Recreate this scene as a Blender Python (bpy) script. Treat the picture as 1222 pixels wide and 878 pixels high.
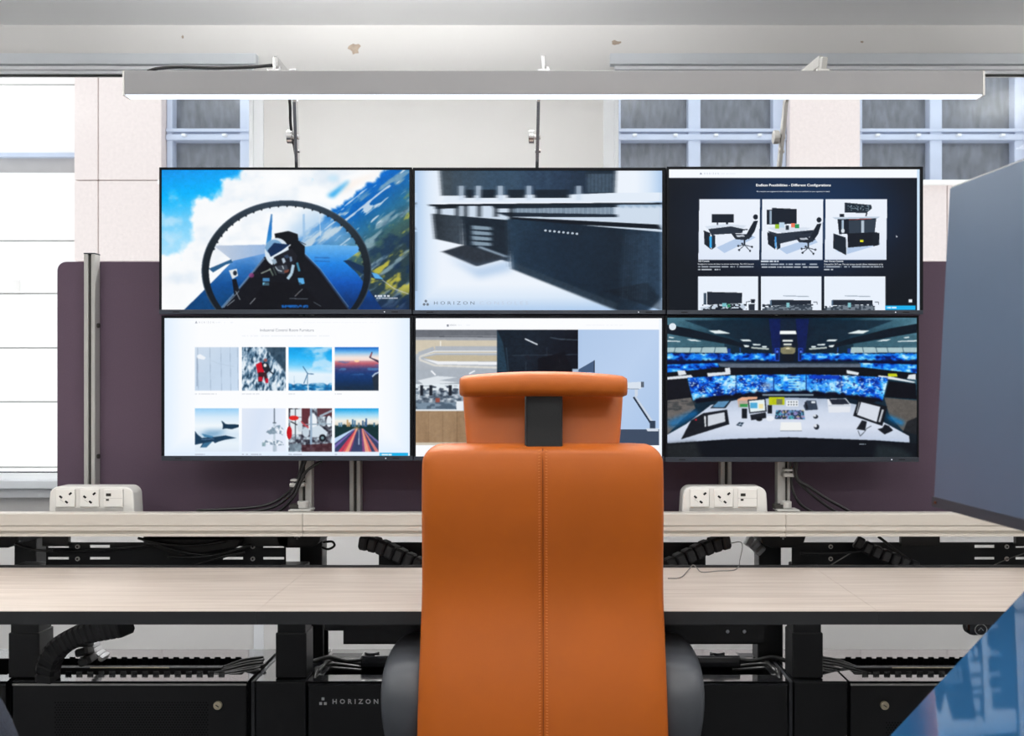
import bpy, bmesh, math, random
import numpy as np
from mathutils import Vector, Matrix, Euler

for o in list(bpy.data.objects):
    bpy.data.objects.remove(o, do_unlink=True)
SC = bpy.context.scene
COL = SC.collection

# ------------------------------------------------------------------ camera, sky, exposure
F, PX, PY, CZ = 1150.0, 645.0, 455.0, 1.17       # focal length in pixels, principal point, eye height
cam_d = bpy.data.cameras.new('camera')
cam_d.sensor_width = 36.0
cam_d.sensor_fit = 'HORIZONTAL'
cam_d.lens = F / 1222.0 * 36.0
cam_d.shift_x = -(PX - 611.0) / 1222.0
cam_d.shift_y = (PY - 439.0) / 1222.0
cam_d.clip_start = 0.02
cam_d.clip_end = 200
cam_d.dof.use_dof = True
cam_d.dof.focus_distance = 2.25
cam_d.dof.aperture_fstop = 9.0
cam = bpy.data.objects.new('camera', cam_d)
COL.objects.link(cam)
cam.location = (0, 0, CZ)
cam.rotation_euler = (math.radians(90), 0, 0)
SC.camera = cam

world = bpy.data.worlds.new('overcast_sky')
SC.world = world
world.use_nodes = True
bg = world.node_tree.nodes['Background']
bg.inputs['Color'].default_value = (0.95, 0.97, 1.0, 1)
bg.inputs['Strength'].default_value = 1.55

SC.view_settings.view_transform = 'Standard'
SC.view_settings.look = 'None'
SC.view_settings.gamma = 1.0
SC.view_settings.use_curve_mapping = False
SC.view_settings.exposure = 0.0
LAMP_DOWN, LAMP_UP = 7.5, 4.0   # watts of each pendant, down, and up as added ceiling fill
FILL_DOWN, FILL_UP = 14.0, 42.0   # watts per metre of the added fill pendants by the windows
BAR_W = 3.6             # watts of the light bar above the video wall


# ------------------------------------------------------------------ helpers
def lin(c):
    def f(v):
        v = v / 255.0
        return v / 12.92 if v <= 0.04045 else ((v + 0.055) / 1.055) ** 2.4
    return (f(c[0]), f(c[1]), f(c[2]), 1.0)


def at(px, py, Y):
    return Vector(((px - PX) / F * Y, Y, CZ - (py - PY) / F * Y))


def wx(px, Y):
    return (px - PX) / F * Y


def wz(py, Y):
    return CZ - (py - PY) / F * Y


MATS = {}
LOCAL = set()      # things whose parts are modelled in the thing's own axes


def mat(name, col, rough=0.5, metal=0.0, var=0.06, scale=8.0, stretch=(1, 1, 1), bump=0.0, bscale=200.0,
        spec=0.5, coat=0.0, tint=None):
    m = bpy.data.materials.new(name)
    m.use_nodes = True
    nt = m.node_tree
    b = nt.nodes['Principled BSDF']
    c = lin(col)
    tc = nt.nodes.new('ShaderNodeTexCoord')
    mp = nt.nodes.new('ShaderNodeMapping')
    mp.inputs['Scale'].default_value = stretch
    nt.links.new(tc.outputs['Object'], mp.inputs['Vector'])
    nz = nt.nodes.new('ShaderNodeTexNoise')
    nz.inputs['Scale'].default_value = scale
    nz.inputs['Detail'].default_value = 4
    nt.links.new(mp.outputs['Vector'], nz.inputs['Vector'])
    rp = nt.nodes.new('ShaderNodeValToRGB')
    rp.color_ramp.elements[0].position = 0.3
    rp.color_ramp.elements[1].position = 0.7
    rp.color_ramp.elements[0].color = tuple(v * (1 - var) for v in c[:3]) + (1,)
    rp.color_ramp.elements[1].color = tuple(min(1, v * (1 + var)) for v in c[:3]) + (1,)
    nt.links.new(nz.outputs['Fac'], rp.inputs['Fac'])
    nt.links.new(rp.outputs['Color'], b.inputs['Base Color'])
    b.inputs['Roughness'].default_value = rough
    b.inputs['Metallic'].default_value = metal
    b.inputs['Specular IOR Level'].default_value = spec
    b.inputs['Coat Weight'].default_value = coat
    b.inputs['Coat Roughness'].default_value = 0.03
    if tint:
        b.inputs['Specular Tint'].default_value = tint
    if bump:
        n2 = nt.nodes.new('ShaderNodeTexNoise')
        n2.inputs['Scale'].default_value = bscale
        n2.inputs['Detail'].default_value = 3
        nt.links.new(mp.outputs['Vector'], n2.inputs['Vector'])
        bp = nt.nodes.new('ShaderNodeBump')
        bp.inputs['Strength'].default_value = bump
        bp.inputs['Distance'].default_value = 0.002
        nt.links.new(n2.outputs['Fac'], bp.inputs['Height'])
        nt.links.new(bp.outputs['Normal'], b.inputs['Normal'])
    MATS[name] = m
    return m


def emat(name, col, strength=1.0, sample=True):
    m = bpy.data.materials.new(name)
    m.use_nodes = True
    nt = m.node_tree
    nt.nodes.remove(nt.nodes['Principled BSDF'])
    e = nt.nodes.new('ShaderNodeEmission')
    e.inputs['Color'].default_value = lin(col)
    e.inputs['Strength'].default_value = strength
    nt.links.new(e.outputs['Emission'], nt.nodes['Material Output'].inputs['Surface'])
    if not sample:
        m.cycles.emission_sampling = 'NONE'
    MATS[name] = m
    return m


class MB:
    def __init__(s):
        s.v = []
        s.f = []

    def add(s, vs, fs):
        o = len(s.v)
        s.v += [tuple(p) for p in vs]
        s.f += [tuple(i + o for i in f) for f in fs]
        return s

    def box(s, x0, x1, y0, y1, z0, z1):
        return s.add([(x0, y0, z0), (x1, y0, z0), (x1, y1, z0), (x0, y1, z0),
                      (x0, y0, z1), (x1, y0, z1), (x1, y1, z1), (x0, y1, z1)],
                     [(0, 3, 2, 1), (4, 5, 6, 7), (0, 1, 5, 4), (1, 2, 6, 5), (2, 3, 7, 6), (3, 0, 4, 7)])

    def obox(s, c, size, rot):
        h = Vector(size) / 2
        R = rot if isinstance(rot, Matrix) else Euler(rot).to_matrix()
        pts = []
        for z in (-1, 1):
            for x, y in ((-1, -1), (1, -1), (1, 1), (-1, 1)):
                pts.append(Vector(c) + R @ Vector((x * h.x, y * h.y, z * h.z)))
        return s.add(pts, [(0, 3, 2, 1), (4, 5, 6, 7), (0, 1, 5, 4), (1, 2, 6, 5), (2, 3, 7, 6), (3, 0, 4, 7)])

    def bar(s, p0, p1, w, t, up=(1, 0, 0)):
        """flat bar from p0 to p1, width w across 'up' x dir, thickness t along up"""
        p0, p1 = Vector(p0), Vector(p1)
        d = (p1 - p0)
        L = d.length
        d.normalize()
        u = Vector(up)
        u = (u - d * u.dot(d)).normalized()
        n = d.cross(u)
        R = Matrix((u, n, d)).transposed()
        return s.obox((p0 + p1) / 2, (t, w, L), R)

    def cyl(s, p0, p1, r, n=16, r1=None):
        p0, p1 = Vector(p0), Vector(p1)
        r1 = r if r1 is None else r1
        d = (p1 - p0).normalized()
        a = Vector((0, 0, 1)) if abs(d.z) < 0.9 else Vector((1, 0, 0))
        u = d.cross(a).normalized()
        w = d.cross(u)
        vs = []
        for p, rr in ((p0, r), (p1, r1)):
            for i in range(n):
                t = 2 * math.pi * i / n
                vs.append(p + (u * math.cos(t) + w * math.sin(t)) * rr)
        fs = [(i, (i + 1) % n, n + (i + 1) % n, n + i) for i in range(n)]
        fs += [tuple(range(n))[::-1], tuple(range(n, 2 * n))]
        return s.add(vs, fs)

    def tube(s, path, r, n=8):
        path = [Vector(p) for p in path]
        vs, fs = [], []
        pu = None
        for i, p in enumerate(path):
            d = (path[min(i + 1, len(path) - 1)] - path[max(i - 1, 0)]).normalized()
            if pu is None:
                a = Vector((0, 0, 1)) if abs(d.z) < 0.9 else Vector((1, 0, 0))
                u = d.cross(a).normalized()
            else:
                u = (pu - d * pu.dot(d)).normalized()
            pu = u
            w = d.cross(u)
            for k in range(n):
                t = 2 * math.pi * k / n
                vs.append(p + (u * math.cos(t) + w * math.sin(t)) * r)
        for i in range(len(path) - 1):
            for k in range(n):
                a, b = i * n + k, i * n + (k + 1) % n
                fs.append((a, b, b + n, a + n))
        fs += [tuple(range(n))[::-1], tuple(range((len(path) - 1) * n, len(path) * n))]
        return s.add(vs, fs)

    def loft(s, rings):
        n = len(rings[0])
        vs = [p for r in rings for p in r]
        fs = []
        for i in range(len(rings) - 1):
            for k in range(n):
                a, b = i * n + k, i * n + (k + 1) % n
                fs.append((a, b, b + n, a + n))
        fs += [tuple(range(n))[::-1], tuple(range((len(rings) - 1) * n, len(rings) * n))]
        return s.add(vs, fs)

    def prism(s, pts, y0, y1, plane='xz'):
        """2D outline extruded along the missing axis"""
        n = len(pts)

        def P(p, t):
            return {'xz': (p[0], t, p[1]), 'xy': (p[0], p[1], t), 'yz': (t, p[0], p[1])}[plane]
        vs = [P(p, y0) for p in pts] + [P(p, y1) for p in pts]
        fs = [(i, (i + 1) % n, n + (i + 1) % n, n + i) for i in range(n)]
        fs += [tuple(range(n))[::-1], tuple(range(n, 2 * n))]
        return s.add(vs, fs)

    def build(s, name, m, parent=None, smooth=False, bevel=0.0, seg=2, fix=True):
        me = bpy.data.meshes.new(name)
        me.from_pydata(s.v, [], s.f)
        if fix:
            bm = bmesh.new()
            bm.from_mesh(me)
            bmesh.ops.recalc_face_normals(bm, faces=bm.faces)
            bm.to_mesh(me)
            bm.free()
        me.materials.append(MATS[m] if isinstance(m, str) else m)
        if smooth:
            me.polygons.foreach_set('use_smooth', [True] * len(me.polygons))
        return link(name, me, parent, bevel, seg)


def link(name, me, parent=None, bevel=0.0, seg=2):
    o = bpy.data.objects.new(name, me)
    COL.objects.link(o)
    if parent is not None:
        o.parent = parent
        if parent.parent is None and parent.name not in LOCAL:
            o.matrix_parent_inverse = Matrix.Translation(-Vector(parent.location))
    if bevel:
        b = o.modifiers.new('bevel', 'BEVEL')
        b.width = bevel
        b.segments = seg
        b.limit_method = 'ANGLE'
        b.angle_limit = math.radians(40)
        for poly in me.polygons:
            poly.use_smooth = False
    return o


def smooth_angle(o, deg=40):
    me = o.data
    me.polygons.foreach_set('use_smooth', [True] * len(me.polygons))
    try:
        me.set_sharp_from_angle(angle=math.radians(deg))
    except Exception:
        pass
    return o


def thing(name, label, cat, loc=(0, 0, 0), group=None, kind=None):
    o = bpy.data.objects.new(name, None)
    o.empty_display_size = 0.05
    COL.objects.link(o)
    o.location = loc
    return tag(o, label, cat, group, kind)


def tag(o, label=None, cat=None, group=None, kind=None):
    if label:
        o['label'] = label
    if cat:
        o['category'] = cat
    if group:
        o['group'] = group
    if kind:
        o['kind'] = kind
    return o


def struct(o, label=None):
    o['kind'] = 'structure'
    if label:
        o['label'] = label
    return o


def text_mesh(body, width, height=None, bold=0.0, spacing=1.0):
    """lettering as a flat mesh in x/z, lower left at origin, scaled to the given width"""
    cu = bpy.data.curves.new('lettering', 'FONT')
    cu.body = body
    cu.offset = bold
    cu.space_character = spacing
    cu.resolution_u = 2
    ob = bpy.data.objects.new('tmp', cu)
    me = bpy.data.meshes.new_from_object(ob)
    bpy.data.objects.remove(ob, do_unlink=True)
    co = np.zeros(len(me.vertices) * 3)
    me.vertices.foreach_get('co', co)
    co = co.reshape(-1, 3)
    x0, x1 = co[:, 0].min(), co[:, 0].max()
    y0, y1 = co[:, 1].min(), co[:, 1].max()
    kx = width / (x1 - x0)
    ky = kx if height is None else height / (y1 - y0)
    vs = [((c[0] - x0) * kx, 0.0, (c[1] - y0) * ky) for c in co]
    fs = [tuple(p.vertices) for p in me.polygons]
    bpy.data.meshes.remove(me)
    return vs, fs


# ------------------------------------------------------------------ materials
mat('wall_paint', (222, 221, 219), 0.75, var=0.025, scale=2.0, bump=0.05, bscale=120)
mat('ceiling_paint', (246, 247, 247), 0.8, var=0.015, scale=1.0)
mat('white_frame', (236, 239, 242), 0.35, var=0.02)
mat('grey_frame', (212, 217, 222), 0.4, var=0.02)
mat('dark_gasket', (40, 44, 50), 0.6)
mat('carpet', (88, 90, 96), 0.95, var=0.2, scale=60, bump=0.4, bscale=400)
mat('stone_pink', (232, 218, 214), 0.8, var=0.05, scale=40, bump=0.1)
mat('stone_white', (250, 248, 246), 0.7, var=0.02, scale=5)
mat('joint', (186, 182, 182), 0.9)
mat('blue_frame', (196, 206, 226), 0.4, var=0.04)
mat('strip_glass', (122, 136, 160), 0.2, var=0.25, scale=10, stretch=(1, 1, 0.3))
mat('rain_glass', (112, 117, 126), 0.2, var=0.3, scale=9, stretch=(2.2, 1, 0.8), bump=0.4, bscale=60)
mat('plum_panel', (92, 74, 90), 0.8, var=0.05, scale=300, bump=0.1, bscale=900)
mat('aluminium', (186, 185, 181), 0.42, metal=0.25, var=0.03, scale=4, stretch=(30, 30, 1))
mat('rail_alu', (205, 199, 190), 0.42, metal=0.15, var=0.008, scale=3)
mat('slot_dark', (44, 42, 38), 0.6)
mat('chrome', (215, 215, 215), 0.16, metal=1.0, var=0.02)
mat('bar_paint', (146, 145, 146), 0.4, var=0.02)
mat('white_plastic', (226, 224, 219), 0.35, var=0.015)
mat('plate_plastic', (233, 231, 226), 0.3, var=0.01)
mat('plate_grey', (178, 176, 172), 0.45, var=0.02)
mat('black_steel', (22, 23, 25), 0.42, var=0.12, scale=14)
mat('black_gloss', (34, 35, 38), 0.14, var=0.05, scale=6, spec=0.9, coat=0.6)
mat('black_matt', (20, 20, 22), 0.6, var=0.15)
mat('bezel', (9, 12, 18), 0.5, var=0.05, spec=0.15)
mat('chin', (38, 45, 56), 0.45, var=0.05)
mat('case_grey', (58, 60, 64), 0.5)
mat('cable_black', (18, 18, 19), 0.35, spec=0.6)
mat('cable_grey', (120, 118, 116), 0.45)
mat('link_black', (44, 44, 46), 0.55, var=0.1)
mat('link_grey', (168, 168, 170), 0.5)
mat('edge_black', (32, 33, 36), 0.5, var=0.1)
mat('arm_black', (70, 73, 78), 0.42, var=0.06, scale=30, bump=0.05, bscale=500)
mat('leather', (184, 92, 16), 0.48, var=0.05, scale=9, bump=0.12, bscale=700, spec=0.45)
mat('seam_thread', (140, 66, 12), 0.7)
mat('stitch', (214, 128, 62), 0.6)
mat('bracket_black', (26, 27, 28), 0.5, bump=0.1, bscale=300)
mat('navy_fabric', (34, 40, 54), 0.95, var=0.25, scale=300, bump=0.4, bscale=700)
mat('brass', (226, 214, 184), 0.3, metal=0.4)
mat('logo_grey', (214, 215, 216), 0.5)
mat('hole', (4, 4, 5), 0.9)
mat('off_screen', (66, 84, 108), 0.40, var=0.04, spec=1.0, tint=(0.8, 0.9, 1.0, 1))
mat('blue_glass', (34, 80, 120), 0.03, var=0.03, spec=1.0, coat=1.0, tint=(0.5, 0.75, 1.0, 1))
mat('plaster_patch', (176, 160, 144), 0.85, var=0.2, scale=30)
emat('lamp_diffuser', (255, 252, 246), 3.0)
emat('bar_diffuser', (240, 246, 255), 1.3)
emat('led_white', (240, 245, 255), 1.0, sample=False)


def wood_material():
    m = mat('oak_laminate', (214, 200, 188), 0.34, var=0.0, spec=0.5)
    nt = m.node_tree
    b = nt.nodes['Principled BSDF']
    tc = nt.nodes.new('ShaderNodeTexCoord')
    mp = nt.nodes.new('ShaderNodeMapping')
    mp.inputs['Scale'].default_value = (1.1, 26, 1)
    nt.links.new(tc.outputs['Object'], mp.inputs['Vector'])
    n = nt.nodes.new('ShaderNodeTexNoise')
    n.inputs['Scale'].default_value = 3.2
    n.inputs['Detail'].default_value = 6
    n.inputs['Distortion'].default_value = 0.4
    nt.links.new(mp.outputs['Vector'], n.inputs['Vector'])
    r = nt.nodes.new('ShaderNodeValToRGB')
    r.color_ramp.elements[0].position = 0.32
    r.color_ramp.elements[1].position = 0.68
    r.color_ramp.elements[0].color = lin((190, 175, 163))
    r.color_ramp.elements[1].color = lin((214, 201, 190))
    nt.links.new(n.outputs['Fac'], r.inputs['Fac'])
    nt.links.new(r.outputs['Color'], b.inputs['Base Color'])


wood_material()


def glass_material():
    m = bpy.data.materials.new('window_glass')
    m.use_nodes = True
    nt = m.node_tree
    nt.nodes.remove(nt.nodes['Principled BSDF'])
    tr = nt.nodes.new('ShaderNodeBsdfTransparent')
    tr.inputs['Color'].default_value = (0.95, 0.97, 0.97, 1)
    gl = nt.nodes.new('ShaderNodeBsdfGlossy')
    gl.inputs['Roughness'].default_value = 0.01
    fr = nt.nodes.new('ShaderNodeFresnel')
    fr.inputs['IOR'].default_value = 1.5
    mx = nt.nodes.new('ShaderNodeMixShader')
    nt.links.new(fr.outputs['Fac'], mx.inputs['Fac'])
    nt.links.new(tr.outputs['BSDF'], mx.inputs[1])
    nt.links.new(gl.outputs['BSDF'], mx.inputs[2])
    nt.links.new(mx.outputs['Shader'], nt.nodes['Material Output'].inputs['Surface'])
    MATS['window_glass'] = m


glass_material()


def screen_material():
    m = bpy.data.materials.new('lit_screen')
    m.use_nodes = True
    nt = m.node_tree
    b = nt.nodes['Principled BSDF']
    a = nt.nodes.new('ShaderNodeAttribute')
    a.attribute_name = 'picture'
    b.inputs['Base Color'].default_value = (0.002, 0.002, 0.003, 1)
    b.inputs['Roughness'].default_value = 0.5
    b.inputs['Specular IOR Level'].default_value = 0.06
    nt.links.new(a.outputs['Color'], b.inputs['Emission Color'])
    b.inputs['Emission Strength'].default_value = 1.0
    m.cycles.emission_sampling = 'NONE'
    MATS['lit_screen'] = m


screen_material()

# ================================================================== the room
YW = 4.10                                # window wall
XL, XR, YB = -3.2, 3.2, -2.6
ZC = wz(30, YW)                          # ceiling
WIN_T, WIN_B = wz(89, YW), wz(566, YW)   # window opening
L_IN, R_IN = wx(303, YW), wx(733, YW)    # pier between the windows
struct(MB().box(XL - .2, XR + .2, YB - .2, YW + .25, -0.1, 0).build('floor', 'carpet'), 'dark grey carpet floor under the consoles')
struct(MB().box(XL - .2, XR + .2, YB - .2, YW + .25, ZC, ZC + 0.2).build('ceiling', 'ceiling_paint'), 'plain white ceiling')
w = MB()
w.box(XL, XR, YW, YW + .04, WIN_T, ZC)
w.box(XL, XR, YW, YW + .04, 0, WIN_B)
w.box(L_IN, R_IN, YW, YW + .04, WIN_B, WIN_T)
w.box(XL, XL + .12, YW, YW + .04, WIN_B, WIN_T)
w.box(XR - .12, XR, YW, YW + .04, WIN_B, WIN_T)
wall = struct(w.build('wall_back', 'wall_paint'), 'off-white window wall behind the video wall')
for px, py, rx, rz, sd in ((423, 58, .030, .026, 1), (735, 51, .022, .012, 2), (218, 44, .006, .008, 3), (1029, 50, .008, .006, 4)):
    random.seed(sd)
    c = at(px, py, YW)
    pts = []
    for k in range(14):
        a = 2 * math.pi * k / 14
        q = random.uniform(.55, 1.1)
        pts.append((c.x + rx * q * math.cos(a), c.z + rz * q * math.sin(a)))
    MB().prism(pts, YW - .0012, YW + .004).build('filler_patch', 'plaster_patch', wall)
struct(MB().box(XL - .2, XL, YB, YW + .25, 0, ZC).build('wall_left', 'wall_paint'), 'off-white side wall left of the consoles')
struct(MB().box(XR, XR + .2, YB, YW + .25, 0, ZC).build('wall_right', 'wall_paint'), 'off-white side wall right of the consoles')
struct(MB().box(XL, XR, YB - .2, YB, 0, ZC).build('wall_front', 'wall_paint'), 'off-white wall at the far end of the room')


def window(n, x0, x1, inner, label):
    r = thing('window_%d' % n, label, None, ((x0 + x1) / 2, YW, WIN_B), kind='structure')
    y0, y1 = YW - .012, YW + .036
    fw = .018
    f = MB()
    f.box(x0, x1, y0, y1, WIN_T, WIN_T + .016)
    f.box(x0, x1, y0 - .004, y1, WIN_B - .02, WIN_B + .008)
    f.box(x0 - .0, x0 + fw, y0, y1, WIN_B, WIN_T)
    f.box(x1 - fw, x1, y0, y1, WIN_B, WIN_T)
    f.build('window_frame', 'white_frame', r, bevel=.003)
    g = MB()
    g.box(x0 + fw, x1 - fw, y0 + .004, y0 + .008, WIN_T - .004, WIN_T - .001)
    g.box(x0 + fw, x1 - fw, y0 + .004, y0 + .008, WIN_B + .008, WIN_B + .013)
    g.build('gasket', 'dark_gasket', r)
    MB().box(x0 + fw, x1 - fw, y0 + .008, y0 + .012, WIN_B + .008, WIN_T - .001).build('pane', 'window_glass', r)
    MB().box(x0, x1, YW - .08, YW + .02, wz(581, YW), wz(571, YW)).build('window_sill', 'grey_frame', r, bevel=.004)
    MB().box(x0, x1, YW - .05, YW, wz(592, YW), wz(582, YW)).build('sill_apron', 'white_frame', r, bevel=.002)
    h = MB().box(x0 - .02 if inner > 0 else x0, x1 + .02 if inner < 0 else x1, YW - .04, YW, wz(80, YW), wz(67, YW))
    h.build('blind_box', 'grey_frame', r, bevel=.003)
    MB().box(x0, x1, YW - .025, YW, wz(85, YW), wz(80.5, YW)).build('blind_track', 'white_frame', r, bevel=.002)


window(1, XL + .12, L_IN, -1, 'wide window left of the wall pier')
window(2, R_IN, XR - .12, 1, 'wide window right of the wall pier')
struct(MB().box(L_IN, L_IN + .042, YW - .006, YW, 0.0, WIN_T).build('trim_1', 'white_frame', bevel=.002), 'pale flat trim beside the left window')
struct(MB().box(R_IN - .046, R_IN, YW - .006, YW, 0.0, WIN_T).build('trim_2', 'white_frame', bevel=.002), 'pale flat trim beside the right window')

# the room's lamps above and behind the camera, then added fill pendants by the windows
def area_lamp(x, y, z, sx, sy, watts, up=False, spread=180):
    ld = bpy.data.lights.new('lamp', 'AREA')
    ld.shape = 'RECTANGLE'
    ld.size, ld.size_y = sx, sy
    ld.energy = watts
    ld.color = (1.0, .995, .985)
    ld.spread = math.radians(spread)
    lo = bpy.data.objects.new('lamp', ld)
    COL.objects.link(lo)
    lo.location = (x, y, z)
    if up:
        lo.rotation_euler = (math.pi, 0, 0)


for x, where in ((-1.6, 'left'), (0.0, 'middle'), (1.6, 'right')):
    for y, dep in ((-1.6, 'rear row'), (-.2, 'row behind the seats'), (1.15, 'row above the seats')):
        z = 2.36
        r = thing('pendant_light', 'white linear pendant light, %s of the %s' % (where, dep), 'pendant light', (x, y, ZC), group='linear pendant lights')
        MB().box(x - .6, x + .6, y - .09, y + .09, z, z + .05).build('housing', 'white_frame', r, bevel=.003)
        MB().box(x - .58, x + .58, y - .075, y + .075, z - .004, z - .0005).build('diffuser', 'lamp_diffuser', r)
        MB().box(x - .58, x + .58, y - .075, y + .075, z + .0505, z + .054).build('upper_diffuser', 'lamp_diffuser', r)  # upward glow added to brighten the ceiling
        for s in (-.5, .5):
            MB().cyl((x + s, y, z + .05), (x + s, y, ZC), .002, 6).build('suspension_wire', 'chrome', r)
        area_lamp(x, y, z - .008, 1.16, .15, LAMP_DOWN)
        area_lamp(x, y, z + .058, 1.16, .15, LAMP_UP, True)
for x, hl, where in ((-3.0, .15, 'left'), (-.575, .85, 'middle'), (2.85, .28, 'right')):  # unseen pendants added to brighten the window wall and the ceiling strip
    y, z = 3.0, 2.44
    r = thing('window_pendant', 'white pendant light by the windows, %s one' % where, 'pendant light', (x, y, ZC), group='pendant lights by the windows')
    MB().box(x - hl, x + hl, y - .07, y + .07, z, z + .04).build('housing', 'white_frame', r, bevel=.003)
    MB().box(x - hl + .02, x + hl - .02, y - .06, y + .06, z - .004, z - .0005).build('diffuser', 'lamp_diffuser', r)
    MB().box(x - hl + .02, x + hl - .02, y - .06, y + .06, z + .0405, z + .044).build('upper_diffuser', 'lamp_diffuser', r)
    for s in (-.8, .8):
        MB().cyl((x + s * hl, y, z + .04), (x + s * hl, y, ZC), .002, 6).build('suspension_wire', 'chrome', r)
    area_lamp(x, y, z - .008, 2 * hl - .04, .11, FILL_DOWN * 2 * hl, False, 140)
    area_lamp(x, y, z + .048, 2 * hl - .04, .11, FILL_UP * 2 * hl, True)

# ================================================================== the street outside
YF = 8.0
P = YF / F


def bpx(m, x0, x1, y0, y1, d0, d1):
    m.box(wx(x0, YF), wx(x1, YF), YF + d0, YF + d1, wz(y1, YF), wz(y0, YF))
    return m


pale = thing('office_building', 'overexposed white panelled building seen through the left window edge', 'building', (wx(-200, YF), YF + .6, -6))
bpx(MB(), -900, 85, -700, 1500, .24, 1.2).build('wall_core', 'joint', pale)
rows = [-700, -500, -300, -100, 92, 179, None, 283, 347.5, 414, 480, 560, 640, 760, 900, 1100, 1500]
cols = [-900, -560, -220, 85]
prev = None
for i in range(len(rows) - 1):
    a, b = rows[i], rows[i + 1]
    if b is None:
        continue
    if a is None:
        a = 199
    for c in range(3):
        bpx(MB(), cols[c] + .7, cols[c + 1] - .7, a + .7, b - .7, 0.2, .5).build('facade_panel', 'stone_white', pale, bevel=.006)
for c in range(3):
    bpx(MB(), cols[c], cols[c + 1] - 1, 176, 181, .18, .5).build('lintel', 'blue_frame', pale)
    w0 = (cols[c + 1] - cols[c]) / 8
    for q in range(8):
        bpx(MB(), cols[c] + w0 * q + .6, cols[c] + w0 * (q + 1) - .6, 181, 199, .26, .4).build('strip_window_pane', 'strip_glass', pale)
for yy in (97, 562, 330):
    bpx(MB(), -30, 8, yy, yy + 16, .1, .3).build('vent_box', 'stone_white', pale, bevel=.01)

stone = thing('office_building', 'pinkish stone building with blue-framed windows across the street', 'building', (wx(700, YF), YF + .6, -6))
bpx(MB(), 86.5, 2300, -700, 1500, .32, 1.4).build('wall_core', 'joint', stone)
WINS = [(193, 400), (460, 667), (735, 942), (1027, 1234), (1319, 1526), (1611, 1818), (1903, 2110)]
edges = [88]
for a, b in WINS:
    edges += [a, b]
edges.append(2300)
VR = [-700, -480, -260, -60, 20, 215, 312, 420, 530, 640, 800, 1000, 1250, 1500]
for i in range(len(edges) - 1):
    is_win = i % 2 == 1
    x0, x1 = edges[i], edges[i + 1]
    cuts = [x0, 117, x1] if i == 0 else ([x0, (x0 + x1) / 2, x1] if is_win else [x0, x1])
    for q in range(len(cuts) - 1):
        for j in range(len(VR) - 1):
            a, b = VR[j], VR[j + 1]
            if is_win and a == 20:
                continue
            bpx(MB(), cuts[q] + .5, cuts[q + 1] - .5, a + .5, b - .5, 0, .34).build('stone_panel', 'stone_pink', stone, bevel=.006)
for a, b in WINS:
    fr = MB()
    bpx(fr, a, a + 7, 20, 217, .10, .3)
    bpx(fr, b - 16, b, 20, 217, .10, .3)
    m0 = (a + b) / 2 - 15
    bpx(fr, m0, m0 + 15, 20, 217, .10, .3)
    for y0, y1 in ((20, 30), (150, 154), (157, 164), (212, 220)):
        bpx(fr, a, b, y0, y1, .08, .3)
    bpx(fr, a, b, 154, 157, .12, .3)
    f = fr.build('window', 'blue_frame', stone, bevel=.008)
    for x0, x1 in ((a + 7, m0), (m0 + 15, b - 16)):
        for y0, y1 in ((30, 150), (164, 212)):
            bpx(MB(), x0, x1, y0, y1, .2, .24).build('pane', 'rain_glass', f)
        for t in (.2, .8):
            xx = x0 + (x1 - x0) * t
            bpx(MB(), xx - 2.5, xx + 2.5, 157.5, 160.5, .04, .09).build('latch', 'white_frame', f, bevel=.004)
    bpx(MB(), a - 2, b + 2, 216, 221, -.06, .1).build('outer_sill', 'stone_white', f, bevel=.006)

# ================================================================== the consoles
D0, D1, DZ = 1.846, 2.277, .73          # desk front, back, top
SEAM = (-.545, .647)
desks = [(-2.3, SEAM[0] - .0002, 'long oak desk top left of the orange chair'),
         (SEAM[0] + .0002, SEAM[1] - .0003, 'middle oak desk top behind the orange chair'),
         (SEAM[1] + .0003, 2.3, 'oak desk top at the right, past the thin grey cable')]
legs_px = [(30, 'l'), (348, 'm'), (962, 'm')]
TOPZ = .42                               # cabinet tops
YC = 2.41
for i, (x0, x1, lab) in enumerate(desks):
    r = thing('console_desk', lab, 'desk', ((x0 + x1) / 2, D0, TOPZ))
    MB().box(x0, x1, D0 + .001, D1, DZ - .024, DZ).build('desk_top', 'oak_laminate', r)
    MB().box(x0, x1, D0 - .001, D0 + .001, DZ - .0255, DZ - .0008).build('edge_band', 'edge_black', r)
    MB().box(x0, x1, D1, D1 + .006, DZ - .026, DZ + .0055).build('back_edge', 'edge_black', r)
    MB().box(max(x0, -1.9) + .05, min(x1, 1.9) - .05, 2.20, 2.27, DZ - .06, DZ - .025).build('support_beam', 'black_steel', r, bevel=.002)
    for lx in {0: (wx(30, 2.44), -2.1), 1: (wx(348, 2.44),), 2: (wx(963, 2.44), 2.1)}[i]:
        lg = MB().box(lx - .032, lx + .032, 2.44, 2.50, .60, DZ - .026).build('leg', 'black_steel', r, bevel=.003)
        MB().box(lx - .0355, lx + .0355, 2.4365, 2.5035, .50, .652).build('leg_sleeve', 'black_steel', lg, bevel=.003)
        MB().box(lx - .039, lx + .039, 2.433, 2.507, TOPZ + .001, .535).build('leg_base', 'black_steel', lg, bevel=.003)
        MB().box(lx - .03, lx + .03, 2.0, 2.46, DZ - .05, DZ - .025).build('leg_bracket', 'black_steel', r, bevel=.002)
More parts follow.
